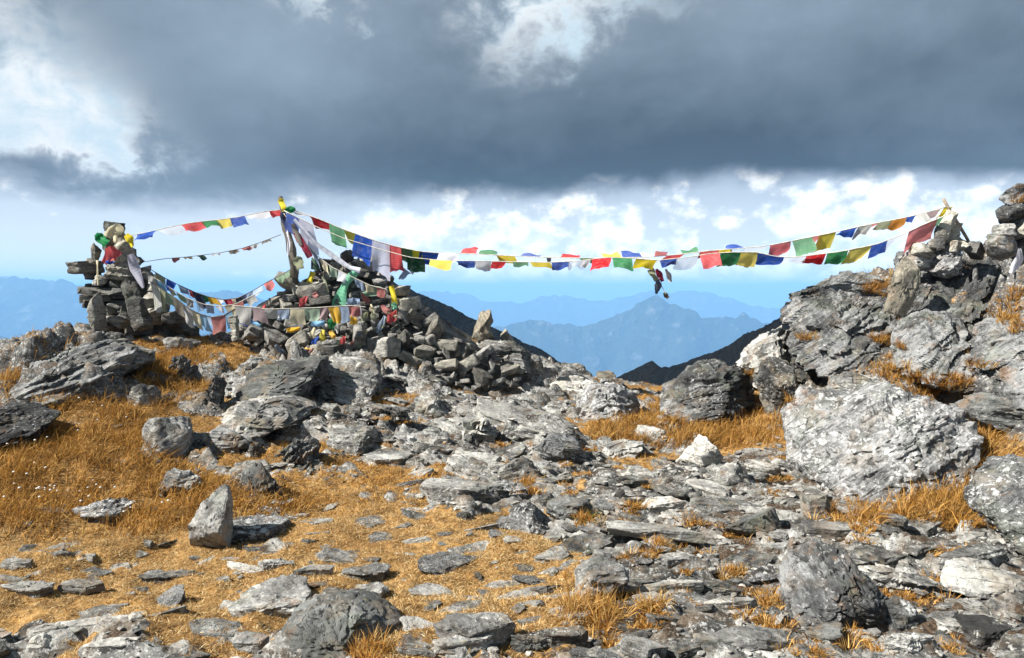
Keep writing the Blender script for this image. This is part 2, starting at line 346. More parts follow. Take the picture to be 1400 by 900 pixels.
BARE = [(1150,800,330,110,1.1),(1000,700,220,50,.8),(700,610,160,40,.5),(1000,880,300,60,.7),(640,560,110,35,.35),(1080,640,60,35,.6)]
def masks(x, y, z):
    px, py, d = project(np.stack([x, y, z], -1))
    ok = (y > 0.5)
    return np.where(ok, ell(px, py, TURF), 0.5), np.where(ok, ell(px, py, LONG), 0.0), np.where(ok, ell(px, py, BARE), 0.3)

def lines(a, b, fa, fb, step, outer):
    c = np.arange(fa, fb + step / 2, step)
    lo = [fa - s for s in outer if fa - s > a] ; hi = [fb + s for s in outer if fb + s < b]
    return np.concatenate([sorted(lo), c, hi])
OUT = [0.08,.2,.4,.7,1.1,1.6,2.3,3.2,4.5,6,8,11,15,21,30,45,65,90,130,180]
gx = lines(-190, 190, -8.6, 8.6, 0.031, OUT); gy = lines(-120, 190, 2.6, 14.2, 0.031, OUT)
X, Y = np.meshgrid(gx, gy); x = X.ravel(); y = Y.ravel()
xc = np.clip(x, -13, 13); yc = np.clip(y, -4, 20)
# coarse evaluation of the spline then interpolation
cx_ = np.arange(-13.2, 13.21, 0.12); cy_ = np.arange(-4.2, 20.21, 0.12); CX, CY = np.meshgrid(cx_, cy_); CZ = base_h(CX, CY)
def bil(gx_, gy_, Z, x, y):
    i = np.clip(np.searchsorted(gx_, x, 'right') - 1, 0, len(gx_) - 2); j = np.clip(np.searchsorted(gy_, y, 'right') - 1, 0, len(gy_) - 2)
    tx = np.clip((x - gx_[i]) / (gx_[i + 1] - gx_[i]), 0, 1); ty = np.clip((y - gy_[j]) / (gy_[j + 1] - gy_[j]), 0, 1)
    return (Z[j, i] * (1 - tx) + Z[j, i + 1] * tx) * (1 - ty) + (Z[j + 1, i] * (1 - tx) + Z[j + 1, i + 1] * tx) * ty
z0 = bil(cx_, cy_, CZ, xc, yc)
ex = np.hypot(x - xc, y - yc)
z0 = z0 - ex * 0.45 - ss(ex, 0, 40) * 8
tm, lm, bm_ = masks(x, y, z0)
p3 = np.stack([x, y, x * 0], 1)
# earth: hummocks under the grass, ledges of foliated rock where it is bare
hum = fbm(p3 * 1.7, 4, 3) * 0.09 + fbm(p3 * 5, 4, 9) * 0.035
lt = (z0 * 9 + y * 1.1 + x * 0.25 + fbm(p3 * np.array([1.1, 2.6, 1]), 4, 21) * 2.6)
fr = lt - np.floor(lt)
ledge = (ss(fr, 0.0, 0.82) * 0.3 + ss(fr, 0.86, 0.97) * -0.3) * 0.10 + fbm(p3 * np.array([2.5, 6, 1]), 4, 33) * 0.035 + (hash1(np.floor(lt).astype(np.int64), 5) - .5) * 0.02
gfac = np.clip(0.5 + 1.1 * (tm + lm * 1.2 - bm_) + fbm(p3 * 1.4, 4, 51) * 0.55, 0, 1)
# plates of broken bedrock where the soil is worn away
wm = (np.abs(x) < 8.7) & (y > 2.5) & (y < 14.3)
pw = np.stack([x[wm] + y[wm] * .15, y[wm], x[wm] * 0], 1); pw = pw + np.stack([fbm(pw * 2.0, 3, 91), fbm(pw * 2.0, 3, 92), pw[:, 0] * 0], 1) * .16
rocky = np.zeros_like(x); plate = np.zeros_like(x)
for sc_, am, sd0 in ((np.array([1.5, 2.9, 1.0]), .055, 300), (np.array([3.6, 6.4, 1.0]), .030, 340)):
    gap, hs, vec, tl = worley(pw * sc_, sd0)
    up = ss(gap, .02, .13); h_ = am * ((hs - .35) * 1.3 + (vec[:, 0] * tl[:, 0] * .5 + vec[:, 1] * (.55 + tl[:, 1] * .5)))
    plate[wm] += np.where(hs > .25, h_, -am * .4) * up - am * .5 * (1 - up)
    rocky[wm] = np.maximum(rocky[wm], up * (hs > .66))
plate += fbm(p3 * 9, 3, 95) * .006
# humps and ribs of bedrock standing out of the turf
px_, py_, _d = project(np.stack([x, y, z0], 1))
dens = np.where(y > 1, .10 + ell(px_, py_, ROCKD), .2)
amp_ = np.where(y > 1, .07 + ell(px_, py_, ROCKA), .05)
ps = np.stack([x[wm] * .93 - y[wm] * .36, x[wm] * .36 + y[wm] * .93, x[wm] * 0], 1); ps = ps + np.stack([fbm(ps * 1.3, 4, 191), fbm(ps * 1.3, 4, 192), ps[:, 0] * 0], 1) * .42
outc = np.zeros_like(x); orock = np.zeros_like(x)
for sc_, k_, sd0 in ((np.array([.95, 1.75, 1.0]), 1.0, 400), (np.array([2.2, 3.9, 1.0]), .55, 440)):
    gap, hs, vec, tl = worley(ps * sc_, sd0); on = ss(dens[wm] - hs, -.02, .05)
    tz = (hs * 7.3) % 1.0
    rise = ss(gap, .0, .22) * (.45 + .9 * tz) + (vec[:, 0] * tl[:, 0] * .8 + vec[:, 1] * (.4 + tl[:, 1] * .7)) * ss(gap, .0, .2) * .6
    outc[wm] += on * rise * amp_[wm] * k_ + on * fbm(ps * 7, 3, sd0) * amp_[wm] * .22 * k_
    orock[wm] = np.maximum(orock[wm], on * ss(gap, .03, .10))
# foliation: the humps break down in small steps
tq = outc / .028 + fbm(p3 * 4, 3, 205) * .8 + x * 1.2; outc = outc + (ss(tq - np.floor(tq), .55, .95) - .5) * .022 * orock
outc = outc + orock * (fbm(p3 * np.array([14, 22, 1]), 3, 207) * .012)
gfac = gfac * (1 - orock * ss(fbm(p3 * 3.1, 3, 211), -.55, .05))
rocky = np.maximum(rocky, orock)
far = ss(ex, 0, 3)
zz = z0 + hum * (0.4 + 0.6 * gfac) + (ledge * .7 + plate) * (1 - gfac) ** .7 + gfac * lm.clip(0, 1) * 0.05 + outc
zz = zz + far * fbm(p3 * 0.05, 4, 77) * 5
HZ = zz.reshape(X.shape)
def H(px_, py_):
    return bil(gx, gy, HZ, np.atleast_1d(np.asarray(px_, float)), np.atleast_1d(np.asarray(py_, float)))
def hit(px, py, lo=2.6, hi=18.0):
    """first point of the hill along the line of sight through a photo pixel"""
    d = np.arange(lo, hi, 0.01); a = P(px, py, 0.0); b = P(px, py, 1.0) - a
    pts = a[None] + d[:, None] * b[None]; q = pts[:, 2] - H(pts[:, 0], pts[:, 1])
    k = np.argmax(q < 0) if (q < 0).any() else np.argmin(q)
    return pts[k], d[k]
def grid_faces(nx, ny):
    i = np.arange(nx * ny).reshape(ny, nx)
    return np.stack([i[:-1, :-1].ravel(), i[:-1, 1:].ravel(), i[1:, 1:].ravel(), i[1:, :-1].ravel()], 1)
def fast_mesh(name, v, f, mat, smooth=True, attrs=None):
    me = bpy.data.meshes.new(name); me.vertices.add(len(v)); me.vertices.foreach_set('co', np.ascontiguousarray(v, dtype=np.float32).ravel())
    k = f.shape[1]; me.loops.add(f.size); me.loops.foreach_set('vertex_index', f.astype(np.int32).ravel())
    me.polygons.add(len(f)); me.polygons.foreach_set('loop_start', np.arange(0, f.size, k, dtype=np.int32)); me.polygons.foreach_set('loop_total', np.full(len(f), k, dtype=np.int32))
    me.materials.append(mat)
    for an, av in (attrs or {}).items():
        if av.ndim == 1: a = me.attributes.new(an, 'FLOAT', 'POINT'); a.data.foreach_set('value', av.astype(np.float32))
        else: a = me.attributes.new(an, 'FLOAT_COLOR', 'POINT'); a.data.foreach_set('color', np.ascontiguousarray(av, dtype=np.float32).ravel())
    me.update(calc_edges=True)
    me.polygons.foreach_set('use_smooth', np.full(len(f), smooth, dtype=bool)); me.update()
    return me
m, n = new_mat('hill_ground')
pos = n.node('ShaderNodeNewGeometry').outputs['Position']
ga = n.node('ShaderNodeAttribute', attribute_name='grassy').outputs['Fac']
nb = n.noise(pos, 3.0, 6, 0.6); nf = n.noise(pos, 45, 5, 0.65); nm = n.noise(pos, 13, 5, 0.6)
st = n.noise(n.scale(pos, (1.2, 3.0, 9)), 2.6, 7, 0.62, 0.4)
soil = n.mix(n.sstep(nf, 0.35, 0.65), (0.022, 0.015, 0.010), (0.095, 0.064, 0.041))
soil = n.mix(n.sstep(n.noise(pos, 85, 3, 0.6), 0.58, 0.66), soil, (0.19, 0.175, 0.15))
rockc = n.mix(n.sstep(st, 0.36, 0.62), (0.08, 0.08, 0.075), (0.32, 0.315, 0.29)); rockc = n.mix(n.sstep(n.noise(pos, 16, 8, 0.7), 0.56, 0.62), rockc, (0.50, 0.50, 0.47))
ra = n.node('ShaderNodeAttribute', attribute_name='rocky').outputs['Fac']
rk = n.sstep(n.m('ADD', n.noise(n.scale(pos, (1, 2.2, 1)), 2.2, 5, 0.6), n.m('MULTIPLY', nf, 0.12)), 0.53, 0.60)
ground_l = n.m('MULTIPLY', n.sstep(n.noise(pos, 15, 8, 0.72, 0.5), 0.54, 0.60), 0.8)
rockc = n.mix(n.sstep(n.m('ADD', n.m('MULTIPLY', n.noise(pos, 2.3, 5, 0.6), 0.6), n.m('MULTIPLY', st, 0.4)), 0.40, 0.62), (0.024, 0.024, 0.023), (0.31, 0.31, 0.295))
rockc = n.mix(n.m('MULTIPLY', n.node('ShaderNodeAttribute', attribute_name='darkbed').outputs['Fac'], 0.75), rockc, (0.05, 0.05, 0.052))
rockc = n.mix(ground_l, rockc, (0.42, 0.42, 0.40))
rockc = n.mix(n.m('MULTIPLY', n.sstep(n.noise(n.vm('ADD', pos, (4, 2, 1)), 13, 7, 0.7), 0.56, 0.61), 0.8), rockc, (0.022, 0.022, 0.02))
rockc = n.mix(n.m('MULTIPLY', n.sstep(n.noise(n.vm('ADD', pos, (9, 2, 1)), 40, 4, 0.7), 0.57, 0.62), 0.6), rockc, (0.45, 0.45, 0.43))
rockc = n.mix(n.m('MULTIPLY', n.sstep(n.noise(n.vm('ADD', pos, (1, 7, 1)), 33, 4, 0.7), 0.57, 0.62), 0.6), rockc, (0.02, 0.02, 0.018))
rk = n.m('MULTIPLY', ra, n.sstep(n.m('ADD', n.noise(pos, 5.0, 5, 0.6), n.m('MULTIPLY', nf, 0.2)), 0.45, 0.57))
rockc = n.mix(n.m('MULTIPLY', n.sstep(n.noise(pos, 3.7, 6, 0.65), 0.45, 0.65), 0.55), rockc, (0.16, 0.118, 0.078))
bare = n.mix(rk, soil, rockc)
straw = n.mix(n.sstep(nm, 0.35, 0.68), (0.09, 0.043, 0.012), (0.32, 0.18, 0.058)); straw = n.mix(n.sstep(nf, 0.42, 0.7, 0, 0.6), straw, (0.46, 0.33, 0.16))  # rust tone darkened so gaps between blades read as painted shade
straw = n.mix(n.sstep(n.noise(pos, 1.1, 5, 0.6), 0.50, 0.66, 0, 0.55), straw, (0.15, 0.080, 0.028))
straw = n.mix(n.sstep(nb, 0.52, 0.7, 0, 0.8), straw, (0.08, 0.045, 0.018))
gm = n.sstep(n.m('ADD', ga, n.m('MULTIPLY', n.m('SUBTRACT', nm, 0.5), 0.9)), 0.38, 0.52)
nz = n.node('ShaderNodeSeparateXYZ', {0: n.node('ShaderNodeNewGeometry').outputs['True Normal']}).outputs[2]
gm = n.m('MULTIPLY', gm, n.sstep(nz, 0.60, 0.80))
bare = n.mix(n.sstep(nz, 0.78, 0.6), bare, rockc)
colr = n.mix(gm, bare, straw)
h = n.m('ADD', n.m('MULTIPLY', st, 0.8), n.m('ADD', n.m('MULTIPLY', nf, 0.55), n.m('MULTIPLY', nm, 0.5)))
b = n.node('ShaderNodeBsdfPrincipled', {'Base Color': colr, 'Roughness': 0.95, 'Specular IOR Level': 0.15, 'Normal': n.bump(h, 0.8, 0.03)})
out(n, b.outputs[0])
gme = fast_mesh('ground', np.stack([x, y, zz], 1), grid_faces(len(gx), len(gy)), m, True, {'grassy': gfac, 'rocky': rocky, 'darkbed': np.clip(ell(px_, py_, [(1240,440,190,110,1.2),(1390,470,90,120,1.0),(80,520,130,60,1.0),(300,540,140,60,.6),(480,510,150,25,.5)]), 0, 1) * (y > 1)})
ground = link('ground', gme); tag(ground, 'stony hilltop ground with tan turf and bare path', 'ground', kind='structure')

# ---------------------------------------------------------------- ridges and mountains beyond
def land_mat(name, c1, c2, c3, sc, bmpd):
    m, n = new_mat(name); pos = n.node('ShaderNodeNewGeometry').outputs['Position']
    a = n.noise(pos, sc, 8, 0.62); b_ = n.noise(pos, sc * 6, 6, 0.6)
    col = n.mix(n.sstep(a, 0.35, 0.62), c1, c2); col = n.mix(n.sstep(b_, 0.55, 0.7), col, c3)
    bs = n.node('ShaderNodeBsdfPrincipled', {'Base Color': col, 'Roughness': 0.95, 'Specular IOR Level': 0.1, 'Normal': n.bump(n.m('ADD', a, b_), 0.9, bmpd)})
    out(n, bs.outputs[0]); return m
ridge_m = land_mat('ridge_heath_cloud_shade', (.002, .003, .004), (.005, .005, .005), (.014, .009, .007), 0.09, 3.0)  # dark heath, pushed near black to paint in the cloud shadow on the ridges
mount_m = land_mat('mountain_forest', (.015, .024, .016), (.04, .05, .035), (.13, .13, .12), 0.0016, 110)
def ridge(name, sil, D, Wf, Hd, amp, mat, label, cat, kind=None, n_u=160, n_v=44, seed=1, back=0.8):
    """a ridge whose crest runs through the given sight lines; D metres off (number or per point), falling Hd over Wf to both sides"""
    sil = np.array(sil, float); t = np.linspace(sil[0, 0], sil[-1, 0], n_u); py = np.interp(t, sil[:, 0], sil[:, 1])
    Dd = np.full(n_u, float(D)) if not hasattr(D, '__len__') else np.interp(t, np.array(D)[:, 0], np.array(D)[:, 1])
    crest = np.array([P(a, b_, c) for a, b_, c in zip(t, py, Dd)])
    vv = np.concatenate([-np.linspace(1, 0, n_v) ** 1.4, np.linspace(0, 1, n_v // 2)[1:] ** 1.4])
    V = []
    for s in vv:
        q = crest.copy(); q[:, 1] += s * Wf * (1 if s < 0 else back); q[:, 0] *= 1.0
        q[:, 2] -= Hd * abs(s) ** 0.92
        pn = q / (Wf * 0.28)
        spur = (ridged(pn * np.array([1.0, 0.35, 0.35]), 5, seed) - 0.92) * amp * min(1, abs(s) * 7)
        q[:, 2] += spur + fbm(pn * 14, 4, seed + 5) * amp * 0.05
        V.append(q)
    V = np.concatenate(V)
    o = link(name, fast_mesh(name, V, grid_faces(n_u, len(vv)), mat, True))
    return tag(o, label, cat, kind=kind or 'structure')
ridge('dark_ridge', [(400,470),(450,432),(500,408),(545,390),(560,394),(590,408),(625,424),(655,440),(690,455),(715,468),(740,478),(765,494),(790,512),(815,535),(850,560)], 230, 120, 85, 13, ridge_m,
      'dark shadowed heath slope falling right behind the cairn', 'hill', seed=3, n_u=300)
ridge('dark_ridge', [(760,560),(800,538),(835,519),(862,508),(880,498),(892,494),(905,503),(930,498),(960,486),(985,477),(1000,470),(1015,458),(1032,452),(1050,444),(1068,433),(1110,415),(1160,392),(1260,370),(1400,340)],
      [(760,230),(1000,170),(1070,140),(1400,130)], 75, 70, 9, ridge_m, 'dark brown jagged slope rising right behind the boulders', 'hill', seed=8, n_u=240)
ridge('mountain', [(300,520),(520,500),(620,462),(660,452),(690,445),(715,441),(735,436),(760,441),(795,447),(815,441),(835,434),(855,427),(872,417),(885,409),(897,404),(910,410),(930,421),(950,428),(975,436),(1000,432),(1018,431),(1040,438),(1080,455),(1200,470),(1400,520)],
      5200, 2900, 1600, 800, mount_m, 'hazy blue pointed mountain seen through the gap', 'mountain', seed=12, n_u=260, n_v=80)
ridge('mountain', [(380,420),(470,408),(560,402),(590,398),(612,399),(640,404),(660,410),(690,414),(715,413),(735,407),(752,404),(775,405),(800,410),(830,412),(860,404),(885,398),(910,401),(940,398),(968,399),(990,406),(1020,416),(1060,422),(1110,405),(1200,400),(1400,410),(1700,420)],
      10500, 4200, 1900, 1000, mount_m, 'palest blue far mountain range along the horizon', 'mountain', seed=22, n_u=200)
ridge('mountain', [(-500,400),(-200,392),(-60,388),(0,380),(15,378),(35,379),(55,383),(80,383),(110,390),(150,394),(200,399),(240,404),(270,402),(295,399),(308,397),(325,400),(350,407),(400,418),(470,430)],
      6500, 3600, 1800, 850, mount_m, 'hazy blue mountain range behind the slate tower', 'mountain', seed=31, n_u=200)
ridge('mountain', [(-500,430),(-200,448),(-40,456),(0,459),(18,466),(40,476),(90,490),(200,520)], 3600, 1500, 1100, 300, mount_m, 'darker blue mountain shoulder low beside the left outcrop', 'mountain', seed=41, n_u=120)
vf = np.array([(sx * 60000, sy, -1950.0) for sy in (-3000, 60000) for sx in (-1, 1)]);
o = link('valley', fast_mesh('valley', vf, np.array([[0, 1, 3, 2]]), mount_m, True)); tag(o, 'valley floor far below the pass', 'valley', kind='structure')
# ---------------------------------------------------------------- air
hz = bpy.data.meshes.new('haze'); bmh = bmesh.new(); bmesh.ops.create_cube(bmh, size=1.0)
for v in bmh.verts: v.co = Vector((v.co.x * 130000, v.co.y * 68000 + 28500, -1952 + (v.co.z + .5) * 2110))
bmh.to_mesh(hz); bmh.free()
m = bpy.data.materials.new('haze_air'); m.use_nodes = True; m.node_tree.nodes.clear(); n = NT(m.node_tree)
vol = n.node('ShaderNodeVolumePrincipled', {'Color': (0.30, 0.59, 0.95), 'Density': 0.000165, 'Anisotropy': 0.0})
o_ = n.node('ShaderNodeOutputMaterial'); n.L.new(vol.outputs[0], o_.inputs['Volume'])
hz.materials.append(m); o = link('haze', hz); tag(o, 'blue mountain haze', 'haze', kind='stuff')
# ---------------------------------------------------------------- rock shapes
_ICO = {}
def ico(level):
    if level not in _ICO:
        bm = bmesh.new(); bmesh.ops.create_icosphere(bm, subdivisions=level, radius=1.0)
        v = np.array([q.co[:] for q in bm.verts]); f = np.array([[a.index for a in q.verts] for q in bm.faces]); bm.free()
        _ICO[level] = (v, f)
    return _ICO[level]
def unit(v): return v / np.maximum(np.linalg.norm(v, axis=-1, keepdims=True), 1e-9)
def rough_up(p, size, seed, layers=0.0, lay_t=0.05, noise=0.05, fine=0.02, sn=(0, 0, 1), pits=0.0, frac=0.0):
    """foliation ledges across sn, then fractal relief; p is centred on the rock"""
    sn = np.asarray(sn, float); q = p / size + seed * 3.17
    if layers:
        s = p @ sn / lay_t + fbm(p / (lay_t * 9) + seed, 3, seed) * 1.6
        k = np.floor(s).astype(np.int64); fr = s - k
        h0 = hash1(k, seed); h1 = hash1(k + 1, seed)
        off = h0 + (h1 - h0) * ss(fr, 0.80, 1.0) - 0.35 * np.exp(-((fr - 0.9) / 0.09) ** 2)
        lat = p - np.outer(p @ sn, sn); ln = np.linalg.norm(lat, axis=1, keepdims=True)
        p = p + lat / np.maximum(ln, 1e-6) * (off - 0.5)[:, None] * layers * np.minimum(1, ln / (0.25 * size))
    if frac:
        Rf = np.array(Vector(sn).to_track_quat('Z', 'Y').to_matrix()); pl = (p @ Rf) / size
        for fs, fa, s0 in ((1.5, 1.0, 11), (3.6, .45, 23)):
            pp = pl * np.array([fs, fs, fs * 1.9]) + seed * 1.7; pp = pp + fbm(pp * 1.3, 2, seed)[:, None] * .35
            gap, hs, vec, tl = worley(pp, seed + s0)
            dd = ((hs - .5) * 1.2 + (vec * tl).sum(1) * .9) * ss(gap, 0, .10) - .55 * (1 - ss(gap, .0, .12))
            p = p + unit(p) * (dd * frac * fa * size)[:, None]
    n_ = unit(p)
    d = fbm(q * 2.0, 4, seed) * noise * size + fbm(q * 8.0, 4, seed + 3) * fine * size
    if pits: d = d - pits * size * ss(ridged(q * 6.0, 4, seed + 9), 0.72, 0.95)
    return p + n_ * d[:, None]
def hull_base(axes, seed, n, boxy, sub):
    """an angular block: convex hull of points on a boxy ellipsoid, faces then divided for relief"""
    r = np.random.default_rng(seed * 31 + 5); axes = np.asarray(axes, float)
    v = unit(r.normal(size=(n, 3)) * np.array([1, 1, .9])); p = v / (np.abs(v) ** boxy).sum(1, keepdims=True) ** (1 / boxy) * axes * r.uniform(.86, 1.06, (n, 1))
    if axes[2] < .55 * axes[0]:                      # slabs: two broad flat faces
        k = n * 2 // 3; a = np.sort(r.uniform(0, 2 * math.pi, k)); rad = r.uniform(.78, 1.05, k)
        ring = np.stack([np.cos(a) * rad * axes[0], np.sin(a) * rad * axes[1], np.zeros(k)], 1)
        up = ring * r.uniform(.84, 1.0, (k, 1)) + np.array([0, 0, axes[2]]) * r.uniform(.80, 1.0, (k, 1)); dn_ = ring * r.uniform(.80, 1.0, (k, 1)) - np.array([0, 0, axes[2]]) * r.uniform(.8, 1.0, (k, 1))
        p = np.concatenate([up, dn_, p[:3]])
    bm = bmesh.new()
    for q in p: bm.verts.new(q)
    res = bmesh.ops.convex_hull(bm, input=bm.verts)
    bmesh.ops.delete(bm, geom=list({g for g in res['geom_interior'] + res['geom_unused'] if isinstance(g, bmesh.types.BMVert) and g.is_valid}), context='VERTS')
    bmesh.ops.dissolve_limit(bm, angle_limit=R(7), verts=bm.verts, edges=bm.edges)
    mn = min(axes); bmesh.ops.bevel(bm, geom=list(bm.edges), offset=mn * .07, segments=1, affect='EDGES', profile=.5, clamp_overlap=True)
    bmesh.ops.triangulate(bm, faces=bm.faces)
    tgt = float(np.mean(axes)) * 2 / sub
    for _ in range(5):
        long = [e for e in bm.edges if e.calc_length() > tgt * 1.5]
        if not long: break
        bmesh.ops.subdivide_edges(bm, edges=long, cuts=1); bmesh.ops.triangulate(bm, faces=bm.faces)
    bm.verts.index_update(); P_ = np.array([q.co[:] for q in bm.verts]); F_ = np.array([[a.index for a in q.verts] for q in bm.faces]); bm.free()
    return P_, F_
SUB = {1: 2, 2: 4, 3: 9, 4: 20, 5: 34}
def rock_points(axes, seed, level=3, boxy=3.0, cuts=7, cut=(0.62, 0.9), layers=0.0, lay_t=0.05, noise=0.05, fine=0.02, flat_top=0.0, sn=(0, 0, 1), pits=0.0, frac=0.0, vcuts=0, hull=0):
    if hull:
        p, f = hull_base(axes, seed, hull, boxy, SUB[level]); size = float(np.cbrt(np.prod(np.asarray(axes, float))))
        return rough_up(p, size, seed, layers, lay_t, noise, fine, sn, pits, frac), f
    r = np.random.default_rng(seed * 7919 + 13); v, f = ico(level); axes = np.asarray(axes, float)
    p = v / (np.abs(v) ** boxy).sum(1, keepdims=True) ** (1 / boxy) * axes
    for k in range(cuts):
        n_ = unit(r.normal(size=3)); 
        if flat_top and k == 0: n_ = unit(np.array([r.normal() * .12, r.normal() * .12, 1.0]))
        s = np.max(p @ n_); h = s * (r.uniform(*cut) if not (flat_top and k == 0) else flat_top)
        e = p @ n_ - h; p = p - np.outer(np.maximum(e, 0) * 0.96, n_)
    for k in range(vcuts):
        a = (k + r.uniform(-.35, .35)) / vcuts * 2 * math.pi; n_ = unit(np.array([math.cos(a), math.sin(a), r.normal() * .25])); q_ = p / axes
        s = np.max(q_ @ n_); e = q_ @ n_ - s * r.uniform(.62, .95); p = (q_ - np.outer(np.maximum(e, 0) * .97, n_)) * axes
    size = float(np.cbrt(np.prod(axes)))
    return rough_up(p, size, seed, layers, lay_t, noise, fine, sn, pits, frac), f
def rot_from(tilt_x=0.0, tilt_y=0.0, yaw=0.0): return np.array(Euler((R(tilt_x), R(tilt_y), R(yaw))).to_matrix())

FOOT = []     # (x, y, radius_x, radius_y): ground taken up by rocks, grass keeps off
ROCK_KW = {
 'boulder': dict(boxy=2.8, hull=20, layers=.05, lay_t=.06, noise=.07, fine=.05, frac=.07),
 'block':   dict(boxy=4.5, hull=16, layers=.05, lay_t=.06, noise=.05, fine=.04, frac=.06),
 'slab':    dict(boxy=3.4, hull=15, layers=.06, lay_t=.035, noise=.06, fine=.045, frac=.045),
 'ledge':   dict(boxy=3.2, hull=16, layers=.13, lay_t=.035, noise=.10, fine=.06, frac=.13),
 'upright': dict(boxy=2.6, hull=16, layers=.05, lay_t=.05, noise=.06, fine=.03, frac=.06),
}
def make_rock(name, label, box, style, mat, seed, tilt=(0, 0), yaw=None, level=4, group=None, depthk=None, sink=0.85, cat='rock', dfix=None, topfrac=None):
    """a loose or half-buried rock: box = where the photo shows it (x0, y0, x1, y1)"""
    x0, y0, x1, y1 = box; cx = (x0 + x1) / 2
    if dfix is None: base, d = hit(cx, min(y1, 897.0) - 0.06 * (y1 - y0))
    else: d = dfix; base = P(cx, y1, d)
    wd = (x1 - x0) / F * d; vis = (y1 - y0) / F * d
    a = math.atan(max(min(y1, 897) - HOR, 8) / F)
    if style in ('slab', 'ledge'):
        tf = topfrac if topfrac is not None else 0.5
        L = min((vis * tf) / math.sin(a), wd * 1.15); L = max(L, wd * .35); t = max((vis - L * math.sin(a)) / math.cos(a), 0.15 * vis)
    else:
        L = wd * (depthk or 0.95); t = max((vis - 0.5 * L * math.sin(a)) / math.cos(a), 0.3 * vis) * (.85 if style == 'boulder' else 1)
    if depthk: L = wd * depthk
    t_full = t * (1 + sink)
    kw = dict(ROCK_KW[style]); sc = min(1.0, max(t_full, .1) / .5)
    kw['layers'] = kw['layers'] * min(wd, 1.2) * (0.8 if style != 'ledge' else 1.0); kw['lay_t'] = max(0.018, kw['lay_t'] * min(1.2, max(0.5, wd)))
    p, f = rock_points((wd / 2 * 1.06, L / 2 * 1.06, t_full / 2 * 1.08), seed, level, **kw)
    r = np.random.default_rng(seed); yw = r.uniform(-25, 25) if yaw is None else yaw
    Rm = rot_from(tilt[0], tilt[1], 0); p = p @ Rm.T
    zy = R(yw); Rz = np.array([[math.cos(zy), -math.sin(zy), 0], [math.sin(zy), math.cos(zy), 0], [0, 0, 1]]); p = p @ Rz.T
    # after turning it, bring it back to its measured size
    ext = p.max(0) - p.min(0); p = p * np.array([wd / ext[0], max(L, 1e-3) / ext[1], 1.0])
    p[:, 2] -= p[:, 2].max()                       # top at 0
    cxw = base[0]; cyw = base[1] + L / 2
    zt = base[2] + t
    loc = np.array([cxw, cyw, zt - t_full / 2])
    p = p + np.array([0, 0, t_full / 2])
    Rl = Rm.T                                       # local frame follows the foliation
    me = bpy.data.meshes.new(name); me.from_pydata((p @ Rm).tolist(), [], f.tolist()); finish(me, MAT[mat], True, 38)
    o = link(name, me); o.matrix_world = Matrix.Translation(Vector(loc)) @ Matrix(Rm.tolist()).to_4x4()
    tag(o, label, cat, group)
    FOOT.append((loc[0], loc[1], wd / 2, L / 2))
    return o
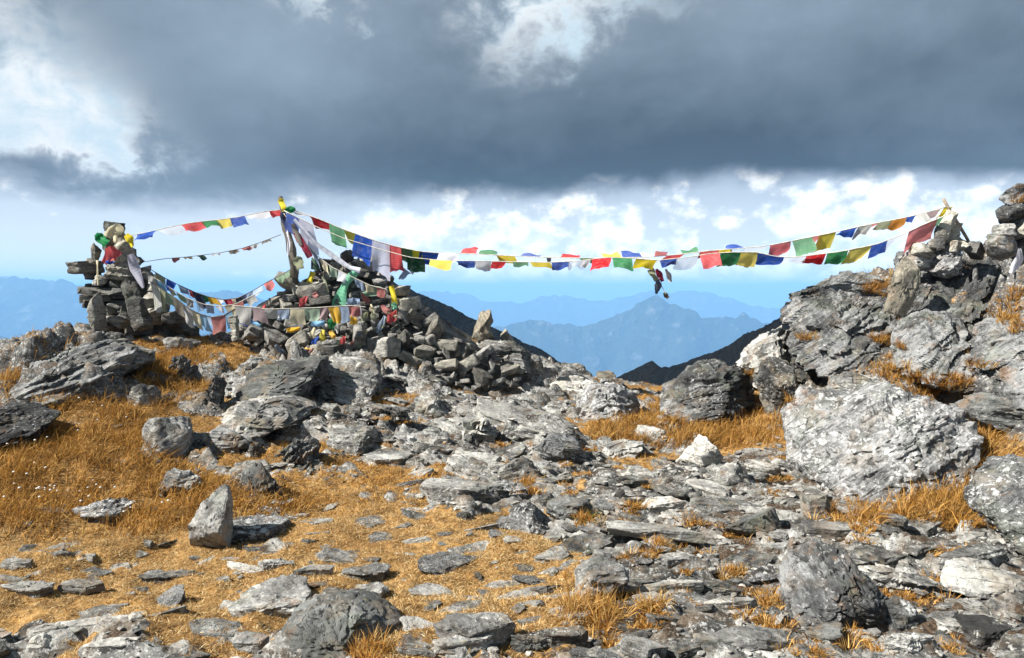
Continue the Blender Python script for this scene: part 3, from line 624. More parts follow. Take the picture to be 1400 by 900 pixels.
def make_outcrop(name, label, poly, d, thick, mat, seed, strike=(0.3, 0.2, 1.0), layers=.10, lay_t=.06, noise=.10, fine=.05, level=5, boxy=2.6, lean=0.0, cuts=6, pits=0.0, cat='rock outcrop', group=None, dadd=0.0, parent=None, frac=.09, auto=False, ground=False):
    """a bigger crag: the outline it shows towards the camera, its own distance and thickness, rough all round"""
    poly = np.array(poly, float); c2 = poly.mean(0)
    if auto:
        cb = poly[poly[:, 1] > poly[:, 1].max() - 12].mean(0); ct = poly[poly[:, 1] < poly[:, 1].min() + 12].mean(0)
        db = hit(min(max(cb[0], 0), 1400), cb[1] - 4)[1]; dt = min(hit(min(max(ct[0], 0), 1400), ct[1] + 6)[1], db + 3.5); d = (db + dt) / 2 - .78 * thick
        lean = min(1.3, max(0, (dt - db) / (np.ptp(poly[:, 1]) / F * d)))
    if ground: d = hit(c2[0], min(poly[:, 1].max(), 897) - 3)[1] - .42 * thick
    W3 = np.array([P(a, b_, d + thick / 2) for a, b_ in poly]); C = P(c2[0], c2[1], d + thick / 2)
    off = W3 - C; ang = np.arctan2(off[:, 2], off[:, 0]); rad = np.hypot(off[:, 0], off[:, 2]); o_ = np.argsort(ang); ang = ang[o_]; rad = rad[o_]
    A = np.concatenate([ang - 2 * math.pi, ang, ang + 2 * math.pi]); Rr = np.concatenate([rad] * 3)
    X_ = off[o_]; 
    v, f = ico(level); th = np.arctan2(v[:, 2], v[:, 0])
    # radius along straight outline edges
    k = np.searchsorted(ang, th) % len(ang); a0 = X_[(k - 1) % len(ang)][:, [0, 2]]; a1 = X_[k][:, [0, 2]]
    dv = np.stack([np.cos(th), np.sin(th)], 1); e = a1 - a0
    den = dv[:, 0] * e[:, 1] - dv[:, 1] * e[:, 0]; rr = (a0[:, 0] * e[:, 1] - a0[:, 1] * e[:, 0]) / np.where(np.abs(den) < 1e-9, 1e-9, den)
    rr = np.clip(rr, 0.3 * rad.min(), rad.max() * 1.05)
    rho = np.hypot(v[:, 0], v[:, 2]); sup = (rho ** boxy + np.abs(v[:, 1]) ** boxy) ** (1 / boxy)
    p = np.stack([dv[:, 0] * rr * rho / sup, v[:, 1] / sup * thick / 2, dv[:, 1] * rr * rho / sup], 1)
    r = np.random.default_rng(seed)
    for q in range(cuts):
        n_ = unit(np.array([r.normal() * .7, -abs(r.normal()) - .25, r.normal() * .5 + .35])); s = np.max(p @ n_); h = s * r.uniform(.55, .9)
        ee = p @ n_ - h; p = p - np.outer(np.maximum(ee, 0) * 0.93, n_)
    p[:, 1] += p[:, 2] * lean                      # leaning back with height
    sn = unit(np.array(strike, float)); size = float(np.cbrt(np.ptp(p[:, 0]) * np.ptp(p[:, 1]) * np.ptp(p[:, 2]))) / 2
    p = rough_up(p, size, seed, layers * size, lay_t, noise * .8, fine, sn, pits, frac)
    Rm = np.array(Vector(sn).to_track_quat('Z', 'Y').to_matrix())
    me = bpy.data.meshes.new(name); me.from_pydata((p @ Rm).tolist(), [], f.tolist()); finish(me, MAT[mat], True, 42)
    o = link(name, me, parent); loc = C + np.array([0, dadd, 0])
    o.matrix_world = Matrix.Translation(Vector(loc)) @ Matrix(Rm.tolist()).to_4x4()
    if parent is None:
        tag(o, label, cat, group); FOOT.append((loc[0], loc[1], np.ptp(p[:, 0]) / 2 * .9, thick / 2 * .9))
    return o

# ---------------------------------------------------------------- crags of the right-hand knoll
make_outcrop('rock_outcrop', 'dark layered crag forming the shoulder above the fluted boulders', [(1072,470),(1082,435),(1100,405),(1135,388),(1180,374),(1228,368),(1246,390),(1240,430),(1225,480),(1180,515),(1110,515),(1078,500)], 9.2, 1.2, 'rock_schist', 101, (-.55,.2,.8), .16, .07, .12, .06, 6, auto=True)
make_outcrop('rock_outcrop', 'rounded dark green-grey boulder bulging from the shoulder crag', [(1112,478),(1118,445),(1140,420),(1165,412),(1190,425),(1215,448),(1212,478),(1180,498),(1140,502)], 8.75, .9, 'rock_dark', 102, (-.6,.1,.8), .10, .06, .08, .05, auto=True)
make_outcrop('rock_outcrop', 'tallest grey foliated crag below the summit stick and stones', [(1235,500),(1238,440),(1252,400),(1268,365),(1288,340),(1330,346),(1372,352),(1398,358),(1400,395),(1375,440),(1345,485),(1310,520),(1262,528)], 8.7, 1.2, 'rock_schist', 103, (-.62,.1,.75), .17, .065, .12, .06, 6, lean=.25, auto=True)
make_outcrop('rock_outcrop', 'rough grey crag face under the tallest crag above the grass pocket', [(1228,512),(1234,470),(1262,440),(1300,425),(1345,432),(1362,470),(1340,505),(1300,524),(1258,526)], 8.3, 1.1, 'rock_schist', 129, (-.6,.1,.75), .16, .06, .12, .06, 6, auto=True)
make_outcrop('rock_outcrop', 'pale rounded rock on top of the tallest crag', [(1270,372),(1278,350),(1295,334),(1312,334),(1324,350),(1318,372),(1290,382)], 8.55, .5, 'rock_lichen', 104, (-.5,.2,.8), .08, .05)
make_outcrop('rock_outcrop', 'rough dark crag below the hanging green scarf', [(1335,545),(1342,505),(1365,470),(1395,440),(1470,415),(1480,545)], 7.6, 1.2, 'rock_schist', 105, (-.5,.1,.8), .16, .06, .12, .06, 6, lean=.2, auto=True)
make_outcrop('rock_outcrop', 'mossy green ledge overhanging the brown grass bank', [(1318,562),(1338,546),(1400,540),(1480,545),(1480,615),(1400,606),(1355,590)], 6.1, 1.0, 'rock_dark', 106, (.05,.1,1), .14, .06, .08)
make_outcrop('rock_outcrop', 'big boulder crusted all over with white lichen', [(1096,566),(1128,538),(1180,542),(1225,530),(1262,542),(1290,552),(1308,572),(1306,602),(1286,634),(1262,668),(1240,702),(1200,694),(1150,686),(1105,672),(1089,630),(1091,592)], 5.75, 1.5, 'rock_lichen', 107, (-.5,.35,.75), .05, .06, .07, .05, 6, lean=.45, boxy=3.2, pits=.05, frac=.05)
make_outcrop('rock_outcrop', 'white lichened outcrop at the foot of the brown grass bank', [(1350,698),(1385,668),(1430,650),(1490,640),(1490,775),(1420,770),(1365,742)], 5.1, .9, 'rock_lichen', 108, (-.5,.3,.8), .06, .05, .08, .05, 6, lean=.5, frac=.06, pits=.04, auto=True)
make_outcrop('rock_outcrop', 'grey outcrop of thin beds above the upright boulder', [(1012,505),(1022,480),(1048,462),(1078,446),(1108,462),(1122,500),(1110,535),(1070,545),(1030,530)], 8.9, 1.4, 'rock_grey', 109, (-.4,.2,.9), .14, .05, .10, .06)
make_outcrop('rock_outcrop', 'large two-humped grey boulder with deep shadow under its right end', [(905,560),(915,530),(935,515),(960,497),(985,494),(1015,505),(1036,525),(1040,555),(1022,574),(985,572),(955,580),(920,578)], 8.4, 1.2, 'rock_schist', 110, (-.3,.2,1), .09, .07, .12, .05, 6, lean=.25)
make_outcrop('rock_outcrop', 'upright grey boulder wedged beside the two-humped boulder', [(1036,520),(1042,498),(1058,489),(1076,495),(1088,530),(1090,555),(1076,574),(1055,568),(1044,550)], 8.2, .6, 'rock_grey', 111, (.6,.2,.7), .07, .06, .08)
make_outcrop('rock_outcrop', 'blocky dark rock in the hollow above the upright boulder', [(1084,520),(1086,490),(1105,480),(1124,490),(1130,515),(1110,525)], 8.8, .5, 'rock_dark', 112)
make_outcrop('rock_outcrop', 'flat grey ledge under the bulging dark boulder', [(1132,498),(1145,480),(1180,474),(1225,480),(1232,496),(1195,506),(1155,508)], 8.2, .7, 'rock_schist', 113, (-.1,.2,1), .14, .04)
make_outcrop('rock_outcrop', 'mossy square-edged rock resting above the white boulder', [(1134,538),(1138,516),(1165,510),(1192,518),(1192,536),(1165,542)], 6.9, .5, 'rock_grey', 114, (0,.2,1), .10, .05)
make_outcrop('rock_outcrop', 'dark ribbed crag on the left brow below the slate tower', [(0,560),(8,530),(30,498),(60,482),(100,470),(140,474),(165,482),(160,510),(128,545),(85,572),(40,590),(8,585)], 9.0, 1.2, 'rock_schist', 115, (-.4,.2,.9), .16, .055, .14, .07, 6, lean=.6, auto=True)
make_outcrop('rock_outcrop', 'black shadowed rock at the left edge under the ribbed crag', [(-60,560),(0,555),(35,562),(62,572),(50,600),(15,615),(-60,620)], 7.4, .7, 'rock_schist', 116, (-.4,.2,.9), .14, .05, .12, .06, 5, lean=.6, auto=True)
make_outcrop('rock_outcrop', 'flat topped grey crag directly below the slate tower', [(125,500),(130,482),(160,474),(195,482),(202,495),(180,510),(150,518)], 9.7, .9, 'rock_grey', 117, (-.1,.3,1), .14, .05, .10, .06, 5, lean=.8, auto=True)
make_outcrop('rock_outcrop', 'dark greenish bedrock step at the foot of the flagged cairn', [(325,520),(345,505),(385,495),(438,490),(442,520),(415,540),(370,545),(335,538)], 9.7, .9, 'rock_dark', 118, (.1,.3,1), .12, .05, .10, .05, 5, lean=.7, auto=True)
make_outcrop('rock_outcrop', 'broad smooth grey bedrock slab at the foot of the flagged cairn', [(430,515),(440,494),(480,490),(515,502),(520,525),(505,548),(470,545),(440,535)], 9.6, .9, 'rock_grey', 119, (.2,.4,1), .08, .06, .07, .035, 5, lean=.9, auto=True)
make_outcrop('rock_outcrop', 'layered grey outcrop like stacked sheets on the turf slope', [(302,575),(312,558),(345,546),(390,545),(425,555),(420,570),(385,585),(345,596),(312,592)], 8.1, .8, 'rock_grey', 120, (.1,.35,1), .16, .035, .10, .06, 5, lean=.8, auto=True)
make_outcrop('rock_outcrop', 'grey lichened boulder in front of the saddle', [(776,556),(780,538),(805,527),(838,526),(868,538),(884,558),(872,578),(835,580),(795,576)], 8.9, .9, 'rock_lichen', 121, (-.2,.3,1), .12, .05, .12, .05, 5, lean=.2)
make_outcrop('rock_outcrop', 'tall dark standing stone on the ridge beside the cairn', [(643,462),(645,445),(650,430),(657,425),(671,424),(674,440),(670,450),(676,462),(660,470)], 11.6, .3, 'rock_brown', 122, (.8,.1,.4), .05, .05, .06, .03, 4, cat='standing stone')
make_outcrop('rock_outcrop', 'small pointed stone beside the standing stone', [(683,465),(686,454),(690,448),(698,458),(704,468),(694,472)], 11.9, .2, 'rock_brown', 123, (.5,.2,.7), .05, .05, .06, .03, 4, cat='standing stone')
make_outcrop('rock_outcrop', 'long grey rock band running along the ridge under the standing stone', [(640,475),(665,466),(705,470),(728,485),(738,505),(715,508),(670,495)], 11.6, .8, 'rock_grey', 124, (.25,.3,.9), .14, .045, .10, .05, 5, lean=.5, auto=True)
make_outcrop('rock_outcrop', 'tan pointed stone on the crest of the saddle', [(780,514),(783,503),(788,496),(794,505),(800,516),(790,520)], 13.0, .22, 'rock_brown', 125, level=4, cat='standing stone')
make_outcrop('rock_outcrop', 'squat block on the crest of the saddle', [(813,522),(818,508),(836,507),(842,513),(838,526),(825,527)], 13.0, .35, 'rock_brown', 126, level=4, boxy=4)
make_outcrop('rock_outcrop', 'smooth pale slab on the crest of the saddle', [(752,528),(765,516),(790,513),(820,524),(845,534),(815,540),(775,538)], 12.2, .9, 'rock_pale', 127, (.1,.4,1), .06, .05, .06, .03, 5, lean=1.0, auto=True)
make_outcrop('rock_outcrop', 'tall brown slab leaning against the tallest crag', [(1212,426),(1220,390),(1228,362),(1241,348),(1255,360),(1254,388),(1246,412),(1240,434),(1226,432)], 8.3, .22, 'rock_brown', 128, (.75,.55,.1), .06, .03, .04, .02, 5, boxy=4, cat='stone slab')

make_outcrop('rock', 'dark rounded boulder with black and yellow lichen beside a low pale slab', [(366,925),(372,882),(392,852),(425,834),(468,829),(515,842),(546,860),(556,925)], 3.2, .75, 'rock_dark', 140, (.2,-.3,1), .06, .05, .10, .05, 6, lean=.15, cat='rock', ground=True, frac=.07)
make_outcrop('rock', 'pointed upright rock like a shark fin', [(260,748),(263,715),(271,696),(286,680),(299,665),(309,670),(313,698),(314,748),(287,755)], 5.2, .34, 'rock_mid', 141, (.5,-.2,.8), .05, .05, .06, .04, 5, lean=.1, cat='rock', ground=True, frac=.06, boxy=3)
make_outcrop('rock', 'big pyramid-shaped grey boulder in the path', [(1070,845),(1078,800),(1100,772),(1132,755),(1156,758),(1180,785),(1214,832),(1200,850),(1130,852)], 4.1, .62, 'rock_schist', 142, (.35,-.3,.8), .06, .05, .08, .04, 6, lean=.35, cat='rock', ground=True, frac=.09, boxy=3)
# ---------------------------------------------------------------- rocks lying on the hill
RK = [
 (585,834,702,888,'slab','rock_grey','smooth pale hump-backed rock right of the dark boulder',(6,3)),
 (586,880,672,912,'slab','rock_pale','flat pale slab below the hump-backed rock',(3,0)),
 (785,776,862,832,'block','rock_grey','square block with black front behind the big tussock',(6,4)),
 (720,855,812,888,'slab','rock_grey','low pale slab left of the big tussock foot',(4,4)),
 (690,876,762,912,'ledge','rock_dark','black broken ledge under the low pale slab',(0,0)),
 (62,841,188,868,'slab','rock_pale','long flat mottled slab lying in the turf',(2,2)),
 (72,790,132,818,'slab','rock_grey','small humped grey slab in the turf near broken stones',(2,5)),
 (-10,792,66,822,'ledge','rock_pale','broken pale ledge at the edge of the turf',(0,0)),
 (120,880,192,906,'slab','rock_pale','flat pale stone flush with the turf below the long mottled slab',(2,0)),
 (28,868,64,892,'boulder','rock_pale','small white stone in the turf below the long mottled slab',(0,0)),
 (305,807,422,852,'boulder','rock_grey','low hummocky grey rock behind the dark boulder',(0,-6)),
 (300,874,372,906,'slab','rock_grey','half-buried grey rock beside the dark boulder',(4,0)),
 (172,778,268,802,'ledge','rock_grey','thin dark-edged ledge crossing the turf',(2,0)),
 (282,711,380,744,'boulder','rock_lichen','low lichened rock at the foot of the shark-fin rock',(0,0)),
 (300,768,362,786,'slab','rock_pale','pale splinter of rock in the turf right of the dark-edged ledge',(0,6)),
 (345,760,396,784,'ledge','rock_grey','tilted dark plate in the turf below the shark-fin rock',(0,8)),
 (392,772,446,790,'slab','rock_grey','grey plate in the turf right of the tilted dark plate',(0,0)),
 (395,795,452,810,'slab','rock_pale','flat pale plate in the turf behind the hummocky rock',(0,0)),
 (465,769,536,800,'slab','rock_grey','smooth grey slab flush with the bright turf',(2,0)),
 (82,676,166,720,'ledge','rock_lichen','white fractured rock in the long brown grass',(10,0)),
 (190,636,264,684,'ledge','rock_grey','pale topped slab with dark undercut front on the slope',(6,4)),
 (318,628,388,684,'boulder','rock_dark','dark slanting rib behind the shark-fin rock',(0,-28)),
 (370,594,432,642,'ledge','rock_schist','slanting grey rib climbing right from the shark-fin rock',(0,-34)),
 (172,561,246,622,'slab','rock_grey','steep pale grey slab set in the turf slope',(30,0)),
 (165,521,213,562,'boulder','rock_grey','rounded grey rock above the steep slab',(10,0)),
 (272,583,332,622,'boulder','rock_schist','knobbly dark rock right of the steep slab',(0,0)),
 (228,484,266,532,'ledge','rock_schist','slanting dark rib below the slate tower',(0,-40)),
 (264,509,300,560,'ledge','rock_schist','ragged dark rib right of the slanting rib',(0,30)),
 (310,484,370,516,'boulder','rock_grey','rounded grey rock left of the dark bedrock step',(0,0)),
 (205,444,248,466,'slab','rock_pale','sunlit cream slab lying beside the slate tower',(4,-6)),
 (208,460,262,482,'block','rock_grey','dark blocks under the sunlit cream slab',(0,0)),
 (118,452,162,476,'slab','rock_grey','grey slab propped at the foot of the slate tower',(14,-6)),
 (12,464,46,476,'slab','rock_grey','flat stone perched on the left brow',(0,4)),
 (436,574,514,628,'boulder','rock_grey','domed grey boulder on the turf below the bedrock slab',(0,0)),
 (398,592,432,622,'slab','rock_schist','leaning grey plate left of the domed boulder',(0,-40)),
 (490,547,562,572,'ledge','rock_grey','low grey ledge right of the domed boulder',(0,4)),
 (548,532,622,572,'boulder','rock_grey','lumpy grey bedrock hump below the cairn wall',(0,10)),
 (518,503,608,532,'ledge','rock_grey','long thin ledge along the foot of the cairn wall',(0,8)),
 (430,534,468,552,'slab','rock_grey','small flat stone below the smooth bedrock slab',(0,0)),
 (440,557,472,574,'slab','rock_grey','small grey stone above the domed boulder',(0,0)),
 (528,585,600,622,'ledge','rock_grey','long grey rib sloping right of the domed boulder',(0,14)),
 (600,558,692,614,'ledge','rock_pale','pale fractured bedrock in the middle of the slope',(0,16)),
 (604,611,692,652,'slab','rock_pale','wide pale plank-like slab at mid slope',(4,12)),
 (692,558,802,604,'slab','rock_pale','broad smooth pale bedrock sheet below the saddle',(6,10)),
 (636,541,764,574,'slab','rock_pale','long pale bedrock sheet under the cairn wall',(6,12)),
 (572,652,690,682,'slab','rock_pale','low pale slab worn flat where the path begins',(2,4)),
 (492,612,560,640,'slab','rock_grey','flat grey slab in turf below the long grey rib',(4,4)),
 (448,636,500,658,'slab','rock_grey','small tilted grey slab in turf below the domed boulder',(4,8)),
 (556,495,628,520,'ledge','rock_grey','grey ledge under the stacked cairn stones',(0,10)),
 (735,590,818,634,'boulder','rock_schist','dark notched rock right of the pale bedrock sheets',(0,10)),
 (680,620,742,664,'boulder','rock_grey','grey rock split by a grassy notch',(0,-10)),
 (655,654,730,690,'ledge','rock_lichen','white crusted rock low in the middle of the path head',(0,0)),
 (688,684,764,734,'boulder','rock_lichen','black and white speckled boulder in the turf edge',(0,0)),
 (745,682,812,716,'block','rock_dark','black fronted block left of the long thin slab',(0,0)),
 (818,588,884,628,'slab','rock_grey','grey tilted plate below the saddle boulder',(0,-14)),
 (868,578,918,610,'slab','rock_pale','pale striped plate below the saddle boulder',(0,10)),
 (938,588,1004,640,'slab','rock_pale','overhanging pale slab with black hollow beneath',(-4,10)),
 (1028,622,1078,652,'slab','rock_pale','pale wedge slab near the white lichened boulder',(0,18)),
 (984,628,1034,668,'boulder','rock_grey','streaked grey rock left of the pale wedge slab',(0,12)),
 (940,650,1018,684,'slab','rock_pale','tilted pale slab in the stony path',(0,12)),
 (876,678,948,702,'slab','rock_pale','pale flat slab across the path behind the long thin slab',(0,-4)),
 (826,714,962,738,'slab','rock_pale','long thin pale slab bridging the path',(0,2)),
 (1100,678,1150,714,'block','rock_dark','cube-shaped dark rock at the foot of the white boulder',(0,0)),
 (1002,698,1084,734,'block','rock_dark','pair of black wet-looking blocks in the path',(0,8)),
 (1104,712,1228,736,'slab','rock_pale','long straight pale slab in front of the white boulder',(2,2)),
 (1202,706,1252,728,'boulder','rock_grey','small dark log-shaped rock near the grass bank',(0,0)),
 (1204,820,1272,868,'block','rock_lichen','white-topped angular rock right of the pyramid boulder',(0,10)),
 (935,868,1108,912,'slab','rock_grey','broad smooth grey slab at the bottom of the path',(3,3)),
 (960,815,1048,838,'slab','rock_pale','thin pale slab left of the pyramid boulder',(0,2)),
 (1190,768,1304,818,'ledge','rock_grey','ragged grey ledge right of the pyramid boulder',(0,8)),
 (1312,762,1420,822,'slab','rock_grey','wide stepped slab at the path edge below the lichened outcrop',(0,0)),
 (1290,744,1396,772,'slab','rock_grey','thin overlapping slab above the wide stepped slab',(0,-4)),
 (1060,728,1120,762,'ledge','rock_grey','upturned grey plates behind the pyramid boulder',(0,-10)),
 (1020,778,1080,804,'ledge','rock_schist','dark leaning plate left of the pyramid boulder',(0,-12)),
 (860,790,965,818,'slab','rock_pale','pale slab sunk in the path right of the square block',(2,3)),
 (890,755,960,782,'slab','rock_grey','grey slab in the path above the sunk pale slab',(0,3)),
 (1285,845,1350,870,'slab','rock_grey','dark flat stones in the path below the wide stepped slab',(0,4)),
 (1330,850,1400,880,'boulder','rock_grey','low rounded stone at the path edge',(0,0)),
 (1215,868,1300,905,'ledge','rock_grey','crumbling pale ledge at the bottom of the path',(0,4)),
 (1110,858,1165,888,'block','rock_dark','black block with straw grass beside it',(0,0)),
]
for i, (x0, y0, x1, y1, st_, mt, lb, tl) in enumerate(RK):
    if mt == 'rock_grey' and x1 < 560 and y1 < 700: mt = 'rock_mid'
    make_rock('rock', lb, (x0, y0, x1, y1), st_, mt, 200 + i, tl)

# ---------------------------------------------------------------- loose stones strewn about (look-alikes)
def variants(prefix, k, axes_fn, mat, level=3, **kw):
    L = []
    for i in range(k):
        r = np.random.default_rng(900 + i + len(prefix) * 31); p, f = rock_points(axes_fn(r), 700 + i * 3 + len(prefix), level, **kw)
        me = bpy.data.meshes.new(prefix); me.from_pydata(p.tolist(), [], f.tolist()); finish(me, MAT[mat], True, 36); L.append(me)
    return L
flatA = lambda r: (r.uniform(.8, 1.2), r.uniform(.45, .8), r.uniform(.13, .24))
chunk = lambda r: (r.uniform(.8, 1.1), r.uniform(.6, .9), r.uniform(.4, .65))
FLAT = {}
for mt in ('rock_grey', 'rock_pale', 'rock_dark', 'rock_lichen'):
    FLAT[mt] = variants('flat_stone', 5, flatA, mt, 3, boxy=3.4, hull=13, layers=.14, lay_t=.09, noise=.06, fine=.05, frac=.07)
CHUNK = {mt: variants('loose_rock', 4, chunk, mt, 3, boxy=3.4, hull=15, layers=.10, lay_t=.12, noise=.05, fine=.05, frac=.07) for mt in ('rock_grey', 'rock_dark')}
taken = [(a, b_, max(c, e) * 0.8) for a, b_, c, e in FOOT]
ANCHOR = [(1140,800,'beside the pyramid-shaped boulder'),(1238,845,'beside the white-topped angular rock'),(1020,888,'above the broad smooth slab at the path bottom'),(1004,826,'around the thin pale slab'),(1247,795,'around the ragged grey ledge'),(1360,795,'around the wide stepped slab'),(912,805,'around the sunk pale slab'),(823,805,'around the square block'),(725,710,'around the black and white speckled boulder'),
 (894,726,'around the long thin bridging slab'),(1165,724,'around the long straight slab before the white boulder'),(1040,716,'around the pair of black blocks'),(980,667,'around the tilted pale slab'),(970,615,'around the overhanging slab'),(1055,640,'around the pale wedge slab'),(630,667,'around the worn flat slab at the path head'),(648,632,'around the plank-like slab'),(745,580,'on the smooth bedrock sheets'),
 (640,860,'around the hump-backed rock'),(460,870,'around the dark rounded boulder'),(360,830,'around the hummocky rock'),(125,855,'around the long mottled slab'),(100,805,'around the small humped slab'),(220,790,'along the dark-edged ledge'),(290,710,'around the shark-fin rock'),(500,785,'around the smooth flush slab'),(475,600,'around the domed boulder'),(420,780,'around the tilted turf plates'),(850,600,'below the saddle boulder'),(565,555,'below the cairn wall'),(1320,860,'around the low stones at the path edge')]
ANCH = [tuple(hit(a, b_)[0][:2]) + (c,) for a, b_, c in ANCHOR]
def near_label(kind, x, y, s):
    best = min(ANCH, key=lambda q: (q[0] - x) ** 2 + (q[1] - y) ** 2)
    return ('small ' if s < .1 else 'broad ' if s > .2 else '') + kind + ' ' + best[2]
def scatter(n_want, name, label, group, region, pool, size, seed, emb=0.35, tilt=9, gap=0.75):
    r = np.random.default_rng(seed); made = 0; tries = 0
    while made < n_want and tries < n_want * 40:
        tries += 1
        px = r.uniform(-20, 1420); py = r.uniform(545, 898) if r.random() < .75 else r.uniform(690, 898)
        if region(px, py) < r.random(): continue
        pt_, d = hit(px, py, 2.8, 14)
        s = r.uniform(*size) ** 1.0 * (0.6 + 0.4 * min(d / 5, 1.6))
        if r.random() < .25: s *= 1.5
        if any((pt_[0] - a) ** 2 + (pt_[1] - b_) ** 2 < (gap * s + c) ** 2 * .8 for a, b_, c in taken): continue
        me = pool[r.integers(len(pool))]
        o = link(name, me); o.scale = (s,) * 3
        o.location = (pt_[0], pt_[1], float(H(pt_[0], pt_[1])[0]) + s * (0.08 - emb * 0.3))
        o.rotation_euler = (R(r.normal() * tilt + 4), R(r.normal() * tilt), R(r.uniform(-35, 35) + (180 if r.random() < .5 else 0)))
        tag(o, near_label(label, pt_[0], pt_[1], s), 'stone', group); taken.append((pt_[0], pt_[1], s * 0.75)); FOOT.append((pt_[0], pt_[1], s * .62, s * .4)); made += 1
    return made
bare_r = lambda px, py: float(np.clip(ell(np.array([px]), np.array([py]), BARE)[0] * 1.3 - ell(np.array([px]), np.array([py]), LONG)[0], 0.02, 1))
turf_r = lambda px, py: float(np.clip(ell(np.array([px]), np.array([py]), TURF)[0] - ell(np.array([px]), np.array([py]), BARE)[0] * .6 - ell(np.array([px]), np.array([py]), LONG)[0], 0, 1))
scatter(115, 'flat_stone', 'flat grey path stone', 'flat grey stones strewn over the stony path', bare_r, FLAT['rock_grey'], (.08, .22), 11, .55)
scatter(90, 'flat_stone', 'flat pale path stone', 'flat pale stones strewn over the stony path', bare_r, FLAT['rock_pale'] + FLAT['rock_lichen'], (.06, .18), 12, .55)
scatter(55, 'loose_rock', 'dark chunky loose rock', 'dark loose rocks on the stony path', bare_r, CHUNK['rock_dark'] + CHUNK['rock_grey'], (.045, .10), 13, .7, 20)
scatter(62, 'flat_stone', 'flat stone bedded in turf', 'small flat stones bedded in the turf', turf_r, FLAT['rock_grey'] + FLAT['rock_pale'], (.05, .16), 14, .8, 7)
# ---------------------------------------------------------------- built stone piles
def stone_at(parent, box, mat, seed, d, depth=.35, rot=0.0, tilt=6, level=3, boxy=5.0, cuts=6, name='stone', layers=.16):
    """one stone of a pile; rot turns it in the picture's plane"""
    x0, y0, x1, y1 = box; c = P((x0 + x1) / 2, (y0 + y1) / 2, d); w_ = (x1 - x0) / F * d * 1.07; h_ = (y1 - y0) / F * d * 1.1
    r = np.random.default_rng(seed)
    p, f = rock_points((w_ / 2, depth / 2, h_ / 2), seed, level, boxy=boxy, hull=14, layers=layers * min(w_, h_), lay_t=max(.012, h_ * .22), noise=.03, fine=.03, frac=.04)
    p = p / np.array([np.ptp(p[:, 0]) / w_, 1, np.ptp(p[:, 2]) / h_])
    me = bpy.data.meshes.new(name); me.from_pydata(p.tolist(), [], f.tolist()); finish(me, MAT[mat], True, 36)
    o = link(name, me, parent); M = Matrix.Translation(Vector(c) + Vector((0, depth * .5 - .1, 0))) @ Euler((R(r.normal() * tilt), R(rot), R(r.normal() * 10))).to_matrix().to_4x4()
    o.matrix_local = (Matrix.Translation(parent.location).inverted() @ M) if parent else M
    return o
# --- the slate tower on the left brow
b1, _ = hit(165, 462); D1 = 10.7
tower = empty('stone_cairn', P(165, 455, D1)); tag(tower, 'dark slate tower cairn with scarves on the left brow', 'cairn')
TW = [(112,378,202,422,'cairn_slate',0,.30,.6),(116,412,216,462,'cairn_slate',0,.25,.8),(142,324,178,366,'cairn_slate',-8,.16,.25),(88,358,132,373,'cairn_slate',-4,.0,.5),(134,361,179,383,'cairn_stone',2,-.05,.5),(126,377,144,392,'rock_pale',0,0,.4),(108,388,126,396,'cairn_slate',0,.05,.5),(112,372,132,382,'cairn_slate',-3,.1,.5),
 (102,392,178,402,'cairn_slate',2,0,.8),(106,401,150,412,'cairn_slate',-2,.02,.8),(148,401,182,411,'cairn_slate',3,.0,.7),(108,410,134,420,'cairn_slate',0,0,.6),(146,410,186,420,'cairn_slate',3,0,.7),(118,418,152,430,'cairn_stone',-3,.03,.7),
 (148,418,192,430,'cairn_slate',5,.0,.8),(117,428,140,442,'cairn_slate',0,.02,.7),(143,427,192,441,'cairn_slate',4,-.02,.7),(120,438,165,456,'cairn_slate',0,.06,.9),(160,438,202,456,'cairn_slate',0,.06,.9),(147,432,172,448,'cairn_stone',8,-.14,.35),
 (140,380,170,394,'cairn_slate',3,.02,.7),(160,382,200,403,'cairn_slate',8,.02,.7),(124,382,146,394,'cairn_slate',0,.1,.6),
 (124,403,147,460,'cairn_stone',4,-.32,.16),(172,383,201,450,'cairn_slate',-18,-.28,.14),(196,394,217,428,'cairn_stone',3,.05,.5),(196,420,232,444,'cairn_stone',-4,-.03,.5),(218,430,249,447,'cairn_slate',-6,.0,.4),
 (127,333,138,358,'cairn_stone',2,0,.14),(152,316,182,364,'cairn_stone',-22,.05,.2),(186,352,197,365,'rock_dark',0,0,.13),(146,346,172,363,'cairn_stone',6,.0,.22),(143,304,169,317,'cairn_slate',6,.0,.22),(118,352,134,362,'cairn_stone',0,.08,.25),
 (196,372,208,384,'cairn_stone',0,.1,.25),(205,376,220,390,'cairn_stone',10,.12,.25),(190,366,203,377,'cairn_stone',-10,.15,.25),(200,386,222,400,'cairn_stone',0,.12,.3),(140,318,158,350,'cairn_slate',10,.12,.2),(98,444,128,474,'cairn_slate',-42,-.35,.3),(176,362,196,378,'cairn_stone',5,.12,.4),(112,446,170,474,'cairn_slate',0,.1,1.0),(160,446,235,472,'cairn_slate',0,.1,1.0),(200,436,252,464,'cairn_slate',0,.15,.7)]
for i, (x0, y0, x1, y1, mt, ro, dd, dp) in enumerate(TW): stone_at(tower, (x0, y0, x1, y1), mt, 3000 + i, D1 + dd, dp, ro, 3)
